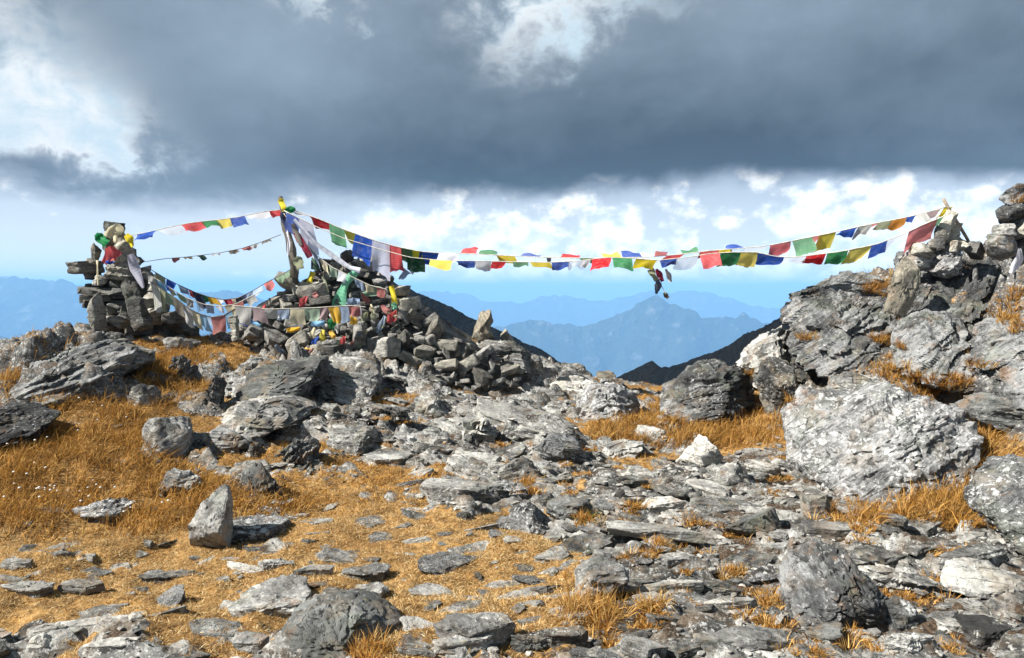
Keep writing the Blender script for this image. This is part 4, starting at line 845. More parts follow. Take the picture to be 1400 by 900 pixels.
# --- the heap of stones hung with flags
CPOLY = np.array([(316,450),(335,424),(352,410),(372,402),(395,386),(420,372),(445,358),(460,346),(485,341),(505,352),(520,368),(545,382),(562,402),(582,420),(606,442),(632,462),(655,470),(690,482),(722,505),(700,528),(650,532),(600,522),(560,506),(520,500),(470,494),(420,494),(385,484),(350,468),(320,464)], float)
def inside(poly, x, y):
    c = False; j = len(poly) - 1
    for i in range(len(poly)):
        if (poly[i][1] > y) != (poly[j][1] > y) and x < (poly[j][0] - poly[i][0]) * (y - poly[i][1]) / (poly[j][1] - poly[i][1]) + poly[i][0]: c = not c
        j = i
    return c
def cairn_d(px, py): return 10.35 + (495 - py) * 0.0075 + 0.5 * ((px - 470) / 200) ** 2 * (1 if px < 470 else .55)
heap = empty('stone_cairn', P(470, 490, 11.0)); tag(heap, 'large heap of broken stones hung with faded prayer flags', 'cairn')
# earth and rubble core inside the heap
cc = CPOLY.mean(0); core_poly = [(cc[0] + (a - cc[0]) * .90, cc[1] + 6 + (b_ - cc[1]) * .84) for a, b_ in CPOLY]
v, f = ico(5); 
def core_mesh():
    nu, nv = 60, 34; V = []; 
    xs = np.linspace(319, 718, nu)
    top = np.interp(xs, [316,352,395,445,485,520,562,606,655,722], [452,413,389,362,347,373,407,447,477,512]); bot = np.interp(xs, [316,420,520,600,700], [480,506,512,532,545])
    for s in np.linspace(0, 1, nv):
        for k in range(nu):
            py = bot[k] + (top[k] + 5 - bot[k]) * s; V.append(P(xs[k], py, cairn_d(xs[k], py) + .20))
    V = np.array(V); front = V.copy(); bk = V.copy(); bk[:, 1] = 2 * (P(470, 400, 11.6)[1]) - bk[:, 1] + .3
    front += (fbm(front * 5, 3, 5) * .06)[:, None] * np.array([0, 1, .5])
    A = np.concatenate([front, bk]); gf = grid_faces(nu, nv); n0 = len(front)
    idx = np.arange(n0).reshape(nv, nu); rim = np.concatenate([idx[0], idx[1:, -1], idx[-1, -2::-1], idx[-2:0:-1, 0]])
    side = np.stack([rim, np.roll(rim, -1), np.roll(rim, -1) + n0, rim + n0], 1)
    return A, np.concatenate([gf, gf[:, ::-1] + n0, side])
A_, F_ = core_mesh(); o = mesh_obj('rubble_core', A_ - np.array(heap.location), F_, MAT['cairn_slate'], heap)
CS = []
for mt in ('cairn_stone', 'cairn_slate', 'rock_pale', 'rock_grey'):
    L_ = []
    for i in range(7):
        r = np.random.default_rng(40 + i); p, f = rock_points((r.uniform(.85, 1.15), r.uniform(.6, .9), r.uniform(.22, .60)), 5000 + i * 3, 2, boxy=3.6, hull=14, noise=.02, fine=.025); me = bpy.data.meshes.new('stone'); me.from_pydata(p.tolist(), [], f.tolist()); finish(me, MAT[mt], True, 25); L_.append(me)
    CS.append(L_)
r = np.random.default_rng(77); pts_ = []
BIG = [(525,478,30,'rock_pale'),(497,466,26,'rock_pale'),(515,472,20,'rock_pale'),(380,462,26,'rock_pale'),(352,457,18,'rock_pale'),(408,470,22,0),(398,388,24,0),(425,398,24,0),(437,412,24,1),(376,410,14,0),(388,420,18,0),(455,378,18,0),(486,372,18,0),(500,378,20,1),
       (474,352,18,1),(440,362,18,1),(462,366,13,'rock_pale'),(545,398,22,0),(556,416,18,0),(590,452,20,0),(570,436,16,0),(608,470,22,0),(640,498,24,0),(612,500,18,0),(580,480,20,0),(655,515,20,1),(690,505,24,0),(340,428,18,'rock_pale'),(360,430,16,0),(438,478,20,0),(460,482,22,1),(545,470,20,1),(560,490,20,0),(420,485,16,'rock_pale')]
def put_stone(px, py, rp, mt):
    d = cairn_d(px, py); s = rp / F * d
    if mt == 'rock_pale': pool = CS[2]
    elif isinstance(mt, int): pool = CS[mt]
    else: pool = CS[3]
    o = link('stone', pool[r.integers(7)], heap); o.scale = (s * r.uniform(.85, 1.25), s * r.uniform(.85, 1.15), s * r.uniform(.65, 1.15))
    o.location = Vector(P(px, py, d + r.uniform(-.03, .06))) - heap.location
    ang = 28 if px > 480 else -22
    o.rotation_euler = (R(r.normal() * 16 + 8), R(r.normal() * 20 + (ang * .6 if r.random() < .6 else 0)), R(r.uniform(0, 360)))
for px, py, rp, mt in BIG: put_stone(px, py, rp, mt); pts_.append((px, py, rp))
t_ = 0; cnt = len(BIG)
while t_ < 9000 and cnt < 292:
    t_ += 1; px = r.uniform(316, 722); py = r.uniform(341, 532)
    if not inside(CPOLY, px, py): continue
    if not inside(CPOLY, px, py - 7): continue
    rp = r.choice([7.5, 9.5, 12, 15, 19], p=[.30, .27, .21, .13, .09])
    if any((px - a) ** 2 + ((py - b_) * 1.35) ** 2 < ((rp + q) * .58) ** 2 for a, b_, q in pts_): continue
    put_stone(px, py, rp, r.choice([0, 1, 2, 3], p=[.46, .12, .26, .16]) if True else 0); pts_.append((px, py, rp)); cnt += 1
FOOT.append((P(480,490,11.3)[0], P(480,490,11.3)[1], 1.7, .8)); FOOT.append((P(640,500,11.3)[0], P(640,500,11.3)[1], .9, .6)); FOOT.append((P(165,455,D1)[0], P(165,455,D1)[1] + .1, .55, .4))
def single(box, mat, label, d, depth, rot, seed, name='stone_slab', cat='stone slab'):
    c = P((box[0] + box[2]) / 2, box[3], d); t = empty('tmp', c); o = stone_at(None, box, mat, seed, d, depth, rot, 4, 4, name=name); bpy.data.objects.remove(t)
    tag(o, label, cat); return o
single((314,432,328,465), 'cairn_stone', 'thin upright slab standing at the left end of the flagged heap', 9.95, .09, -8, 3301)
# --- pile with a stick on the summit of the right crag
D3 = 8.75
p3_ = empty('stone_cairn', P(1290, 345, D3)); tag(p3_, 'small cairn of upright slabs propping a stick on the right crag', 'cairn')
for i, (x0, y0, x1, y1, mt, ro, dd, dp) in enumerate([(1286,291,1306,326,'cairn_stone',28,.0,.14),(1277,308,1290,342,'cairn_slate',4,-.02,.16),(1290,306,1316,338,'cairn_stone',-6,.06,.22),(1249,333,1276,351,'cairn_stone',14,.0,.3),(1238,346,1276,366,'rock_grey',4,.05,.4),
      (1300,324,1332,346,'cairn_stone',18,.0,.3),(1318,334,1349,350,'cairn_slate',18,.0,.3),(1268,326,1284,344,'cairn_stone',10,.04,.2),(1296,328,1312,344,'cairn_stone',24,-.08,.2),(1286,334,1300,350,'cairn_slate',0,.02,.3)]):
    stone_at(p3_, (x0, y0, x1, y1), mt, 3400 + i, D3 + dd, dp, ro, 3)
p4_ = empty('stone_cairn', P(1380, 352, 8.3)); tag(p4_, 'stack of rounded boulders with dead moss on top of the crag', 'cairn')
for i, (x0, y0, x1, y1, mt, ro, dd, dp) in enumerate([(1351,320,1394,353,'rock_grey',4,0,.35),(1360,307,1390,323,'rock_grey',-3,0,.26),(1384,322,1424,362,'rock_dark',0,.05,.35),(1386,300,1420,326,'cairn_stone',8,0,.35),(1374,278,1410,306,'rock_schist',-10,.0,.35),(1380,251,1416,284,'rock_schist',-14,.0,.35),(1400,270,1450,340,'rock_schist',0,.1,.4),(1376,292,1430,352,'rock_dark',0,.2,.4),(1382,266,1430,312,'rock_dark',-8,.18,.35)]):
    stone_at(p4_, (x0, y0, x1, y1), mt, 3500 + i, 8.3 + dd, dp, ro, 3, boxy=2.7)
# sticks and pole
def tube(name, pts, rad, mat, parent=None, sides=7, taper=1.0, jit=0.0):
    pts = np.array(pts, float); V = []; n_ = len(pts); rr = np.random.default_rng(len(pts) * 7 + 1)
    for i in range(n_):
        t = pts[min(i + 1, n_ - 1)] - pts[max(i - 1, 0)]; t = t / np.linalg.norm(t); u = np.cross(t, [0.2, 1, .1]); u /= np.linalg.norm(u); w2 = np.cross(t, u)
        rd = rad * (1 + (taper - 1) * i / max(1, n_ - 1))
        for k in range(sides): a = 2 * math.pi * k / sides; V.append(pts[i] + (u * math.cos(a) + w2 * math.sin(a)) * rd * (1 + jit * rr.normal()))
    Fc = [[i * sides + k, i * sides + (k + 1) % sides, (i + 1) * sides + (k + 1) % sides, (i + 1) * sides + k] for i in range(n_ - 1) for k in range(sides)]
    Fc.append(list(range(sides))[::-1]); Fc.append([(n_ - 1) * sides + k for k in range(sides)])
    V = np.array(V)
    if parent: V = V - np.array(parent.location)
    return mesh_obj(name, V, Fc, MAT[mat], parent)
st = tube('wooden_stick', [P(1290,272,8.75), P(1298,287,8.76), P(1309,305,8.78), P(1322,326,8.8), P(1328,338,8.85)], .018, 'wood', jit=.08); tag(st, 'weathered grey stick leaning behind the upright slabs on the crag', 'stick')
pole = empty('flag_pole', P(402, 400, 11.0)); tag(pole, 'leaning wooden pole wrapped in tattered cloth rising from the stone heap', 'pole')
tube('shaft', [P(383,269,11.0), P(387,290,11.0), P(392,315,11.0), P(398,350,11.0), P(404,385,11.05), P(408,410,11.1)], .035, 'dark_wood', pole, 8, 1.5, .08)
# ---------------------------------------------------------------- cloth
def cloth(name, quad, mat, seed, parent=None, rip=.02, nu=9, nv=7, label=None, fray=.0, folds=2.2, curl=0.0):
    """quad: four 3-D corners (top left, top right, bottom right, bottom left); rippled along its normal"""
    tl, tr, br, bl = [np.array(q, float) for q in quad]
    U, V = np.meshgrid(np.linspace(0, 1, nu), np.linspace(0, 1, nv)); u = U.ravel()[:, None]; v = V.ravel()[:, None]
    p = (tl * (1 - u) + tr * u) * (1 - v) + (bl * (1 - u) + br * u) * v
    nr = np.cross(tr - tl, bl - tl); nr = nr / max(np.linalg.norm(nr), 1e-9); size = np.linalg.norm(tr - tl)
    r = np.random.default_rng(seed); ph = r.uniform(0, 6.28, 3)
    wv = np.sin(u * folds * 2.2 + ph[0] + v * 2.0) * v * .9 + np.sin(v * 4.2 + ph[1] + u * 1.6) * .45 * v + np.sin(u * 9 + v * 3 + ph[2]) * .30 * np.minimum(1, v * 2)
    p = p + nr[None] * wv * rip
    down = (bl + br - tl - tr) / 2
    p = p + down[None] * (np.sin(u * 5 + ph[2]) * .05 + fray * r.normal(size=u.shape) * .12) * v
    p = p + (tr - tl)[None] * (np.sin(v * 3.5 + ph[0]) * .05 * v)
    if curl: p = p + nr[None] * (np.sin(v * math.pi) * curl)
    if parent is not None: p = p - np.array(parent.location)
    me = bpy.data.meshes.new(name); f = grid_faces(nu, nv); me.from_pydata(p.tolist(), [], f.tolist())
    uv = me.uv_layers.new(name='UV'); uvs = np.stack([U.ravel(), 1 - V.ravel()], 1)
    li = np.zeros(len(me.loops), dtype=np.int32); me.loops.foreach_get('vertex_index', li); uv.data.foreach_set('uv', uvs[li].astype(np.float32).ravel())
    finish(me, MAT['cloth_' + mat], True); o = link(name, me, parent)
    if label: o['label'] = label
    return o
def flag_string(name, label, group, cord, flags, d0, d1, cordmat='cord', rad=.006, L=.27, seed=1, wind=1):
    """cord: where it is seen; flags: (x0, x1, drop in px, colour, sideways swing px)"""
    cord = np.array(cord, float); xa, xb = cord[0, 0], cord[-1, 0]
    dd = lambda px: d0 + (d1 - d0) * (px - xa) / (xb - xa)
    at = lambda px, dz=0.0: P(px, np.interp(px, cord[:, 0], cord[:, 1]) + dz, dd(px))
    root = empty(name, at(xa)); tag(root, label, 'prayer flags', group)
    xs = np.linspace(xa, xb, 90); tube('cord', [at(q) for q in xs], rad, cordmat, root, 5)
    rr = np.random.default_rng(seed)
    for i, fl in enumerate(flags):
        x0, x1, drop, colr = fl[:4]; sk = (fl[4] if len(fl) > 4 else 0) + rr.normal() * 1.8
        a, b_ = at(x0), at(x1); d = dd((x0 + x1) / 2); vert = drop * 1.14 / F * d
        Lf = max(L, abs(vert) * 1.02); dep = math.sqrt(max(Lf ** 2 - vert ** 2, 0)) * .8 * wind * (1 if rr.random() < .85 else -.6)
        mv = np.array([sk / F * d, dep, -vert]); mv2 = np.array([(sk + rr.normal() * 1.5) / F * d, dep * rr.uniform(.8, 1.2), -vert * rr.uniform(.85, 1.15)])
        cloth('flag', (a, b_, b_ + mv2, a + mv), colr, seed * 100 + i, root, rip=.012 + .02 * rr.random(), fray=.2, folds=rr.uniform(1.2, 2.6), label=colr_name(colr) + ' flag')
    return root
CN = {'sheer': 'sheer white', 'lilac': 'washed-out white', 'fadeblue': 'faded blue', 'fadegreen': 'faded green', 'mint': 'mint green', 'fadered': 'faded red', 'navy': 'dark blue', 'gold': 'golden', 'tatter': 'tattered brown', 'darkgreen': 'dark green', 'palegrey': 'bleached grey', 'skyblue': 'light blue'}
def colr_name(c): return CN.get(c, c)
UP = [(386,283),(412,291),(440,301),(465,312),(490,321),(515,330),(545,338),(575,344),(600,346),(640,347),(700,350),(740,352),(790,353),(830,353),(880,352),(930,348),(970,343),(1010,340),(1050,336),(1090,328),(1130,320),(1170,311),(1210,303),(1240,297),(1270,290),(1294,283)]
flag_string('prayer_flag_string', 'upper bright string of prayer flags from pole to summit stick', 'long flag strings across the pass', UP,
 [(396,420,6,'white',4),(423,449,12,'red',6),(450,471,22,'green',4),(468,491,15,'yellow',3),(486,512,26,'blue',-6),(509,533,37,'lilac',-4),(527,548,32,'red',4),(542,562,13,'pink',2),(541,563,17,'green',1),(560,577,14,'yellow',0),(574,600,15,'blue',0),(600,627,8,'white',0),(629,651,-7,'red',0),(654,680,-5,'green',3),
  (679,704,8,'yellow',2),(711,738,-4,'blue',2),(746,754,4,'navy',0),(766,792,-5,'red',2),(792,812,4,'green',0),(825,851,-8,'yellow',0),(852,879,-8,'blue',-2),(880,896,-6,'white',0),(894,911,-5,'pink',0),(912,936,7,'red',-4),(933,955,-6,'green',0),(957,984,7,'red',0),(984,1000,5,'yellow',0),(998,1018,-5,'blue',0),(1020,1052,4,'sheer',0),
  (1053,1081,13,'red',2),(1083,1110,20,'green',2),(1108,1122,10,'pink',2),(1120,1143,18,'yellow',0),(1150,1174,7,'blue',4),(1174,1194,13,'palegrey',2),(1192,1202,5,'pink',0),(1201,1221,8,'olive',3),(1219,1240,11,'orange',3),(1240,1255,6,'blue',4),(1252,1266,11,'palegrey',2),(1267,1287,8,'mauve',2),(1291,1303,12,'yellow',4)], 11.0, 8.75, seed=3)
LO = [(388,288),(404,296),(430,309),(470,326),(520,341),(560,352),(600,356),(650,357),(700,358),(750,359),(790,357),(830,352),(860,353),(900,356),(940,352),(970,347),(1000,345),(1035,345),(1060,351),(1085,352),(1110,349),(1150,344),(1175,339),(1195,335),(1213,329),(1240,318),(1265,306),(1288,297),(1300,291)]
flag_string('prayer_flag_string', 'lower string of square prayer flags from pole to summit stones', 'long flag strings across the pass', LO,
 [(392,410,24,'blue',-2),(408,428,38,'lilac',4),(555,580,16,'darkgreen',0),(588,618,10,'yellow',0),(624,649,6,'blue',3),(649,672,10,'white',0),(673,692,8,'red',0),(700,722,5,'green',4),(725,752,6,'yellow',0),(754,778,7,'blue',3),(776,797,9,'sheer',3),(796,808,8,'white',0),(809,836,14,'red',0),(837,864,14,'green',0),(870,899,11,'yellow',-2),(903,926,8,'blue',2),(925,955,13,'sheer',0),
  (957,984,16,'red',0),(985,1013,16,'green',1),(1012,1036,15,'yellow',0),(1036,1072,12,'blue',4),(1072,1103,8,'sheer',0),(1103,1130,10,'red',0),(1131,1160,13,'green',3),(1162,1192,18,'yellow',0),(1192,1214,16,'blue',4),(1216,1242,10,'sheer',0),(1243,1282,24,'pink',-2),(1266,1292,11,'green',-1)], 10.85, 8.6, seed=5)
LT = [(178,322),(190,320),(205,317),(230,311),(260,305),(285,302),(305,300),(325,297),(345,293),(365,289),(384,287)]
flag_string('prayer_flag_string', 'short bright string of flags between slate tower and pole', 'flag strings between tower and pole', LT,
 [(188,214,10,'blue',0),(216,246,7,'sheer',0),(247,276,6,'red',0),(275,296,5,'green',0),(296,314,9,'yellow',0),(314,334,9,'blue',-3),(336,370,4,'white',0),(368,386,7,'red',0)], 10.7, 11.0, seed=7)
flag_string('prayer_flag_string', 'thin frayed line of worn-out flags between tower and pole', 'flag strings between tower and pole', [(192,359),(225,354),(260,351),(300,346),(330,340),(355,332),(384,321)],
 [(234,246,3,'fadered'),(250,262,2,'tatter'),(268,278,4,'darkgreen',4),(290,300,2,'palegrey'),(312,324,3,'tatter'),(330,342,3,'fadered'),(344,352,4,'palegrey'),(358,370,3,'tatter')], 10.7, 11.0, 'dark_cord', .005, .08, seed=9)
flag_string('prayer_flag_string', 'sagging string of faded flags low between tower and heap', 'flag strings between tower and pole', [(205,368),(225,380),(245,390),(265,399),(285,406),(305,410),(325,408),(345,398),(365,386),(385,376),(405,364)],
 [(212,226,18,'olive',-2),(228,241,11,'blue'),(243,256,9,'fadeblue'),(257,272,8,'red'),(272,286,6,'green'),(284,296,10,'gold'),(262,276,20,'navy',6),(296,308,7,'white'),(305,316,10,'maroon',3),(316,330,8,'cream'),(322,336,12,'navy'),(336,346,12,'fadeblue',-2),(344,358,7,'sheer'),(360,372,8,'pink',-3),(376,386,5,'fadegreen'),(388,402,5,'fadegreen')], 10.7, 10.9, 'dark_cord', .006, .2, seed=11)
flag_string('prayer_flag_string', 'matted string of weathered rags drooping to the grass', 'flag strings between tower and pole', [(205,385),(222,396),(240,408),(258,422),(275,430),(290,434),(305,432),(318,424),(330,418)],
 [(206,218,34,'palegrey',2),(212,226,24,'olive',0),(222,236,16,'fadegreen'),(236,250,16,'tatter',6),(248,262,22,'palegrey',6),(258,272,18,'cream',4),(268,282,18,'skyblue',4),(278,290,14,'sheer',4),(286,300,8,'white'),(288,308,20,'fadered',2),(306,318,16,'skyblue'),(316,332,14,'cream')], 10.55, 10.5, 'dark_cord', .008, .24, seed=13)
flag_string('prayer_flag_string', 'washed-out string of flags draped across the front of the heap', None, [(318,418),(345,420),(365,423),(400,422),(430,421),(460,419),(480,418),(500,420)],
 [(322,344,20,'palegrey'),(344,362,16,'mauve'),(362,380,12,'palegrey'),(380,396,13,'fadeblue'),(397,417,20,'cream'),(416,437,16,'fadegreen'),(436,450,14,'mauve'),(449,463,20,'gold',4),(463,476,20,'fadeblue'),(475,492,12,'fadered')], 10.2, 10.15, 'cord', .006, .2, seed=15, wind=.1)
flag_string('prayer_flag_string', 'steep string of old flags from pole top to the heap crest', None, [(388,292),(402,312),(418,334),(436,352),(455,366),(480,378),(505,390),(530,396)],
 [(392,402,14,'palegrey',3),(403,413,15,'fadered',3),(414,424,16,'white',3),(424,434,14,'fadeblue',3),(436,447,14,'cream',3),(449,460,13,'fadegreen',3),(463,474,12,'white',2),(484,496,12,'fadeblue',2),(498,510,10,'cream',2),(514,526,11,'fadered',1)], 10.9, 10.6, 'cord', .006, .2, seed=17, wind=.4)
flag_string('prayer_flag_string', 'bleached second string of rags sagging from the tower to the heap', None, [(200,374),(218,384),(236,396),(256,408),(278,416),(300,419),(322,416),(342,406),(362,396)],
 [(202,212,12,'palegrey',3),(214,226,14,'skyblue',3),(228,238,10,'cream',3),(240,252,12,'fadegreen',4),(254,264,12,'palegrey',3),(266,276,11,'sheer',3),(280,292,10,'fadeblue',2),(294,304,9,'white',2),(306,318,10,'cream',2),(320,332,9,'fadered',1),(336,348,8,'palegrey',1)], 10.62, 10.7, 'cord', .006, .2, seed=19, wind=.6)
# ---------------------------------------------------------------- single cloths caught on the stones
def strip(label, pts, wpx, mat, d, seed, name='prayer_flag', cat='prayer flag', rip=.02):
    """a ribbon of cloth through the given points, wpx wide where it is seen; may vary along its length"""
    pts = np.array(pts, float); n_ = 14; t = np.linspace(0, 1, n_); s = np.linspace(0, 1, len(pts))
    cx = np.interp(t, s, pts[:, 0]); cy = np.interp(t, s, pts[:, 1]); wd = np.interp(t, np.linspace(0, 1, len(wpx)), wpx)
    tx = np.gradient(cx); ty = np.gradient(cy); l = np.hypot(tx, ty); nx, ny = -ty / l, tx / l
    V = []; m_ = 5; r = np.random.default_rng(seed); ph = r.uniform(0, 6.28); wd = wd * (1 + .22 * np.sin(np.linspace(0, 7, n_) + ph)) * r.uniform(.92, 1.08, n_)
    for i in range(n_):
        for k in range(m_):
            e = (k / (m_ - 1) - .5) * wd[i]
            dz = math.sin(k * 1.3 + i * .25 + ph) * rip * .8 + math.sin(i * .38 + ph) * rip * 1.3
            V.append(P(cx[i] + nx[i] * e, cy[i] + ny[i] * e, d + dz))
    V = np.array(V); base = V.mean(0); base[2] = V[:, 2].min()
    me = bpy.data.meshes.new(name); f = grid_faces(m_, n_); me.from_pydata((V - base).tolist(), [], f.tolist())
    uv = me.uv_layers.new(name='UV'); uvs = np.array([(k / (m_ - 1), i / (n_ - 1)) for i in range(n_) for k in range(m_)]); li = np.zeros(len(me.loops), dtype=np.int32); me.loops.foreach_get('vertex_index', li); uv.data.foreach_set('uv', uvs[li].astype(np.float32).ravel())
    finish(me, MAT['cloth_' + mat], True); o = link(name, me); o.location = Vector(base); tag(o, label, cat); return o
CL = [('long mint green scarf trailing down the stone heap', [(487,372),(474,384),(467,402),(461,424)], [8,12,15,16], 'mint', 'scarf'),
 ('long white scarf stretched from pole to mint scarf', [(402,300),(430,332),(455,350),(478,366),(492,370)], [6,4,6,7,9], 'white', 'scarf'),
 ('yellow rag on the heap below the pole foot', [(428,372),(424,382),(422,390)], [6,9,5], 'yellow', 'rag'),
 ('narrow yellow strip right of the yellow rag', [(441,378),(445,388),(448,400)], [3,6,3], 'olive', 'rag'),
 ('yellow and green strip hanging at the right of the heap', [(535,391),(538,404),(540,416)], [6,8,6], 'yellow', 'rag'),
 ('green tail under the yellow strip on the heap', [(538,414),(540,422),(541,428)], [6,7,3], 'mint', 'rag'),
 ('red pennant at the right of the heap', [(542,424),(536,434),(530,442)], [2,12,9], 'red', 'pennant'),
 ('pale blue twisted rag left of the red pennant', [(526,432),(521,444),(515,455)], [4,7,7], 'fadeblue', 'rag'),
 ('golden triangle of cloth in the middle of the heap', [(474,430),(482,438),(488,442)], [3,10,6], 'gold', 'pennant'),
 ('faded blue flag lying under the mint scarf', [(474,412),(482,414),(492,411)], [10,12,10], 'fadeblue', 'flag'),
 ('pale green rag lying on stones right of the mint scarf', [(494,405),(506,400),(522,397)], [8,12,10], 'fadegreen', 'rag'),
 ('short red rag tucked between pale stones of the heap', [(471,460),(468,468),(467,476)], [5,7,4], 'red', 'rag'),
 ('crumpled red rag at the base of the heap', [(420,484),(425,480),(430,477)], [6,7,4], 'fadered', 'rag'),
 ('green flag crumpled below the golden triangle', [(448,440),(456,443),(464,441)], [8,14,8], 'green', 'flag'),
 ('light blue rag below the cream flag', [(426,440),(434,443),(444,442)], [8,9,6], 'skyblue', 'rag'),
 ('golden rag lying left of the light blue rag', [(392,452),(401,451),(410,449)], [4,7,4], 'gold', 'rag'),
 ('blue flag flat on the stones at the left of the heap', [(324,437),(336,441),(350,444)], [6,10,6], 'blue', 'flag'),
 ('light blue rag beside the flat blue flag', [(338,440),(348,441),(356,446)], [6,8,3], 'skyblue', 'rag'),
 ('small yellow and blue rag low on the heap', [(442,451),(440,459),(443,468)], [6,7,6], 'yellow', 'rag'),
 ('white rag hanging in folds right of the golden triangle', [(488,416),(491,426),(492,436)], [6,9,5], 'white', 'rag'),
 ('faded blue pennant blown off the right side of the heap', [(545,382),(551,378),(557,370)], [2,8,12], 'fadeblue', 'pennant'),
 ('bleached grey flag flying above the faded blue pennant', [(561,372),(568,367),(574,362)], [10,12,12], 'palegrey', 'flag'),
 ('dull red pennants hanging on the cord beside the pole', [(404,318),(413,332),(424,352)], [6,11,6], 'maroon', 'pennant'),
 ('brown rag on the cord beside the pole', [(400,306),(406,320),(412,336)], [4,9,5], 'tatter', 'rag'),
 ('faded blue and yellow flag hanging at the pole foot', [(404,352),(409,360),(411,368)], [8,15,9], 'olive', 'flag'),
 ('dark teal rag below the red pennants', [(428,352),(432,362),(433,370)], [5,9,6], 'darkgreen', 'rag')]
for i, (lb, pts, wp, mt, ct) in enumerate(CL):
    mx, my = np.mean([q[0] for q in pts]), np.mean([q[1] for q in pts])
    strip(lb, pts, wp, mt, (cairn_d(mx, my) - .16 if i not in (1, 20, 21, 22, 23, 24) else 10.75), 600 + i, 'cloth_' + ct.replace(' ', '_') if ct not in ('scarf', 'flag', 'pennant', 'rag') else {'scarf': 'scarf', 'flag': 'prayer_flag', 'pennant': 'pennant', 'rag': 'cloth_rag'}[ct], ct)
rc = np.random.default_rng(44); KR = ['fadeblue', 'cream', 'fadered', 'fadegreen', 'palegrey', 'gold', 'blue', 'white', 'olive', 'red']
NK = {'fadeblue': 'faded blue', 'cream': 'cream', 'fadered': 'faded red', 'fadegreen': 'faded green', 'palegrey': 'bleached grey', 'gold': 'golden', 'blue': 'bright blue', 'white': 'white', 'olive': 'olive', 'red': 'bright red'}
for i in range(26):                       # small rags caught between the stones of the heap
    px = rc.uniform(335, 545); py = rc.uniform(395, 482)
    if not inside(CPOLY, px, py - 14): continue
    c_ = KR[rc.integers(len(KR))]; a = rc.uniform(-1, 1); l_ = rc.uniform(4, 9)
    o = strip('small %s scrap of cloth caught between stones of the flagged heap' % NK[c_], [(px - l_ * math.sin(a), py - l_ * math.cos(a)), (px, py), (px + l_ * math.sin(a + .4), py + l_ * math.cos(a + .4))], [rc.uniform(2, 5), rc.uniform(6, 10), rc.uniform(2, 7)], c_, cairn_d(px, py) - .15, 1200 + i, 'cloth_rag', 'rag')
    o['group'] = 'scraps of cloth on the heap'
# wrappings on the pole (parts of it)
for i, (pts, wp, mt) in enumerate([([(389,300),(392,315),(396,330),(399,345),(401,356)], [9,12,14,12,7], 'tatter'), ([(386,290),(389,302),(392,312)], [6,9,5], 'navy'), ([(383,272),(386,280),(390,288)], [6,9,8], 'yellow'), ([(388,286),(396,287),(404,286)], [6,10,4], 'green'), ([(392,312),(395,330),(394,350)], [3,4,2], 'white'), ([(398,345),(403,365),(402,380)], [6,9,12], 'tatter')]):
    o = strip('x', pts, wp, mt, 10.95 - .015 * i, 700 + i, 'wrapping', 'x', .025); del o['label']; del o['category']
    l = o.location.copy(); o.parent = pole; o.location = l - pole.location
# scarves on the tower
for i, (lb, pts, wp, mt, ct) in enumerate([('cream knotted scarf round the top of the slate tower', [(146,324),(152,314),(160,312),(168,318)], [10,12,12,8], 'cream', 'scarf'), ('cream scarf end hanging beside the tower top', [(156,314),(158,324),(157,332)], [8,9,4], 'cream', 'scarf'),
   ('green flag flapping on the slate tower', [(131,320),(138,327),(146,334)], [6,15,12], 'green', 'flag'), ('red flag bunched on the slate tower', [(142,360),(152,347),(166,346)], [10,20,4], 'red', 'flag'), ('yellow flag at the right of the tower top', [(172,321),(178,328),(181,338)], [8,10,4], 'yellow', 'flag'),
   ('long washed-out white flag hanging down the tower', [(178,348),(184,366),(191,382),(196,394)], [9,13,12,3], 'lilac', 'flag'), ('cream cord loop hanging on the tower front', [(133,356),(133,372),(134,390)], [4,2,2], 'cream', 'cord'), ('blue rag under the red flag on the tower', [(144,358),(150,359),(156,359)], [4,5,3], 'blue', 'rag')]):
    strip(lb, pts, wp, mt, D1 - .2 - .01 * i, 800 + i, {'scarf': 'scarf', 'flag': 'prayer_flag', 'cord': 'cord_loop', 'rag': 'cloth_rag'}[ct], ct, .03)
strip('mint green scarf hanging on the crag beside dead moss', [(1396,398),(1388,412),(1384,428)], [5,13,8], 'mint', 8.0, 820, 'scarf', 'scarf')
strip('white scarf trailing from the boulder stack', [(1394,340),(1394,354),(1386,366),(1382,374)], [5,9,12,6], 'white', 8.0, 821, 'scarf', 'scarf')
strip('long white scarf end below the mint scarf', [(1395,405),(1391,425),(1388,445)], [5,6,4], 'white', 8.02, 822, 'scarf', 'scarf')
# broken bunch hanging from the lower string
bun = empty('flag_bunch', P(895, 360, 9.9)); tag(bun, 'bunch of tattered flags dangling from the lower string', 'prayer flags')
for i, (pts, wp, mt) in enumerate([([(889,368),(893,376),(898,384)], [8,9,5], 'olive'), ([(897,368),(902,376),(906,385)], [4,8,6], 'maroon'), ([(910,368),(914,376),(917,386)], [3,7,5], 'palegrey'), ([(899,382),(900,390),(897,402)], [7,9,4], 'navy'), ([(908,400),(911,405),(914,408)], [4,6,5], 'tatter'), ([(900,384),(906,394),(910,402)], [1,1,1], 'cream')]):
    o = strip('x', pts, wp, mt, 9.85, 850 + i, 'rag', 'x'); del o['label']; del o['category']; l = o.location.copy(); o.parent = bun; o.location = l - bun.location
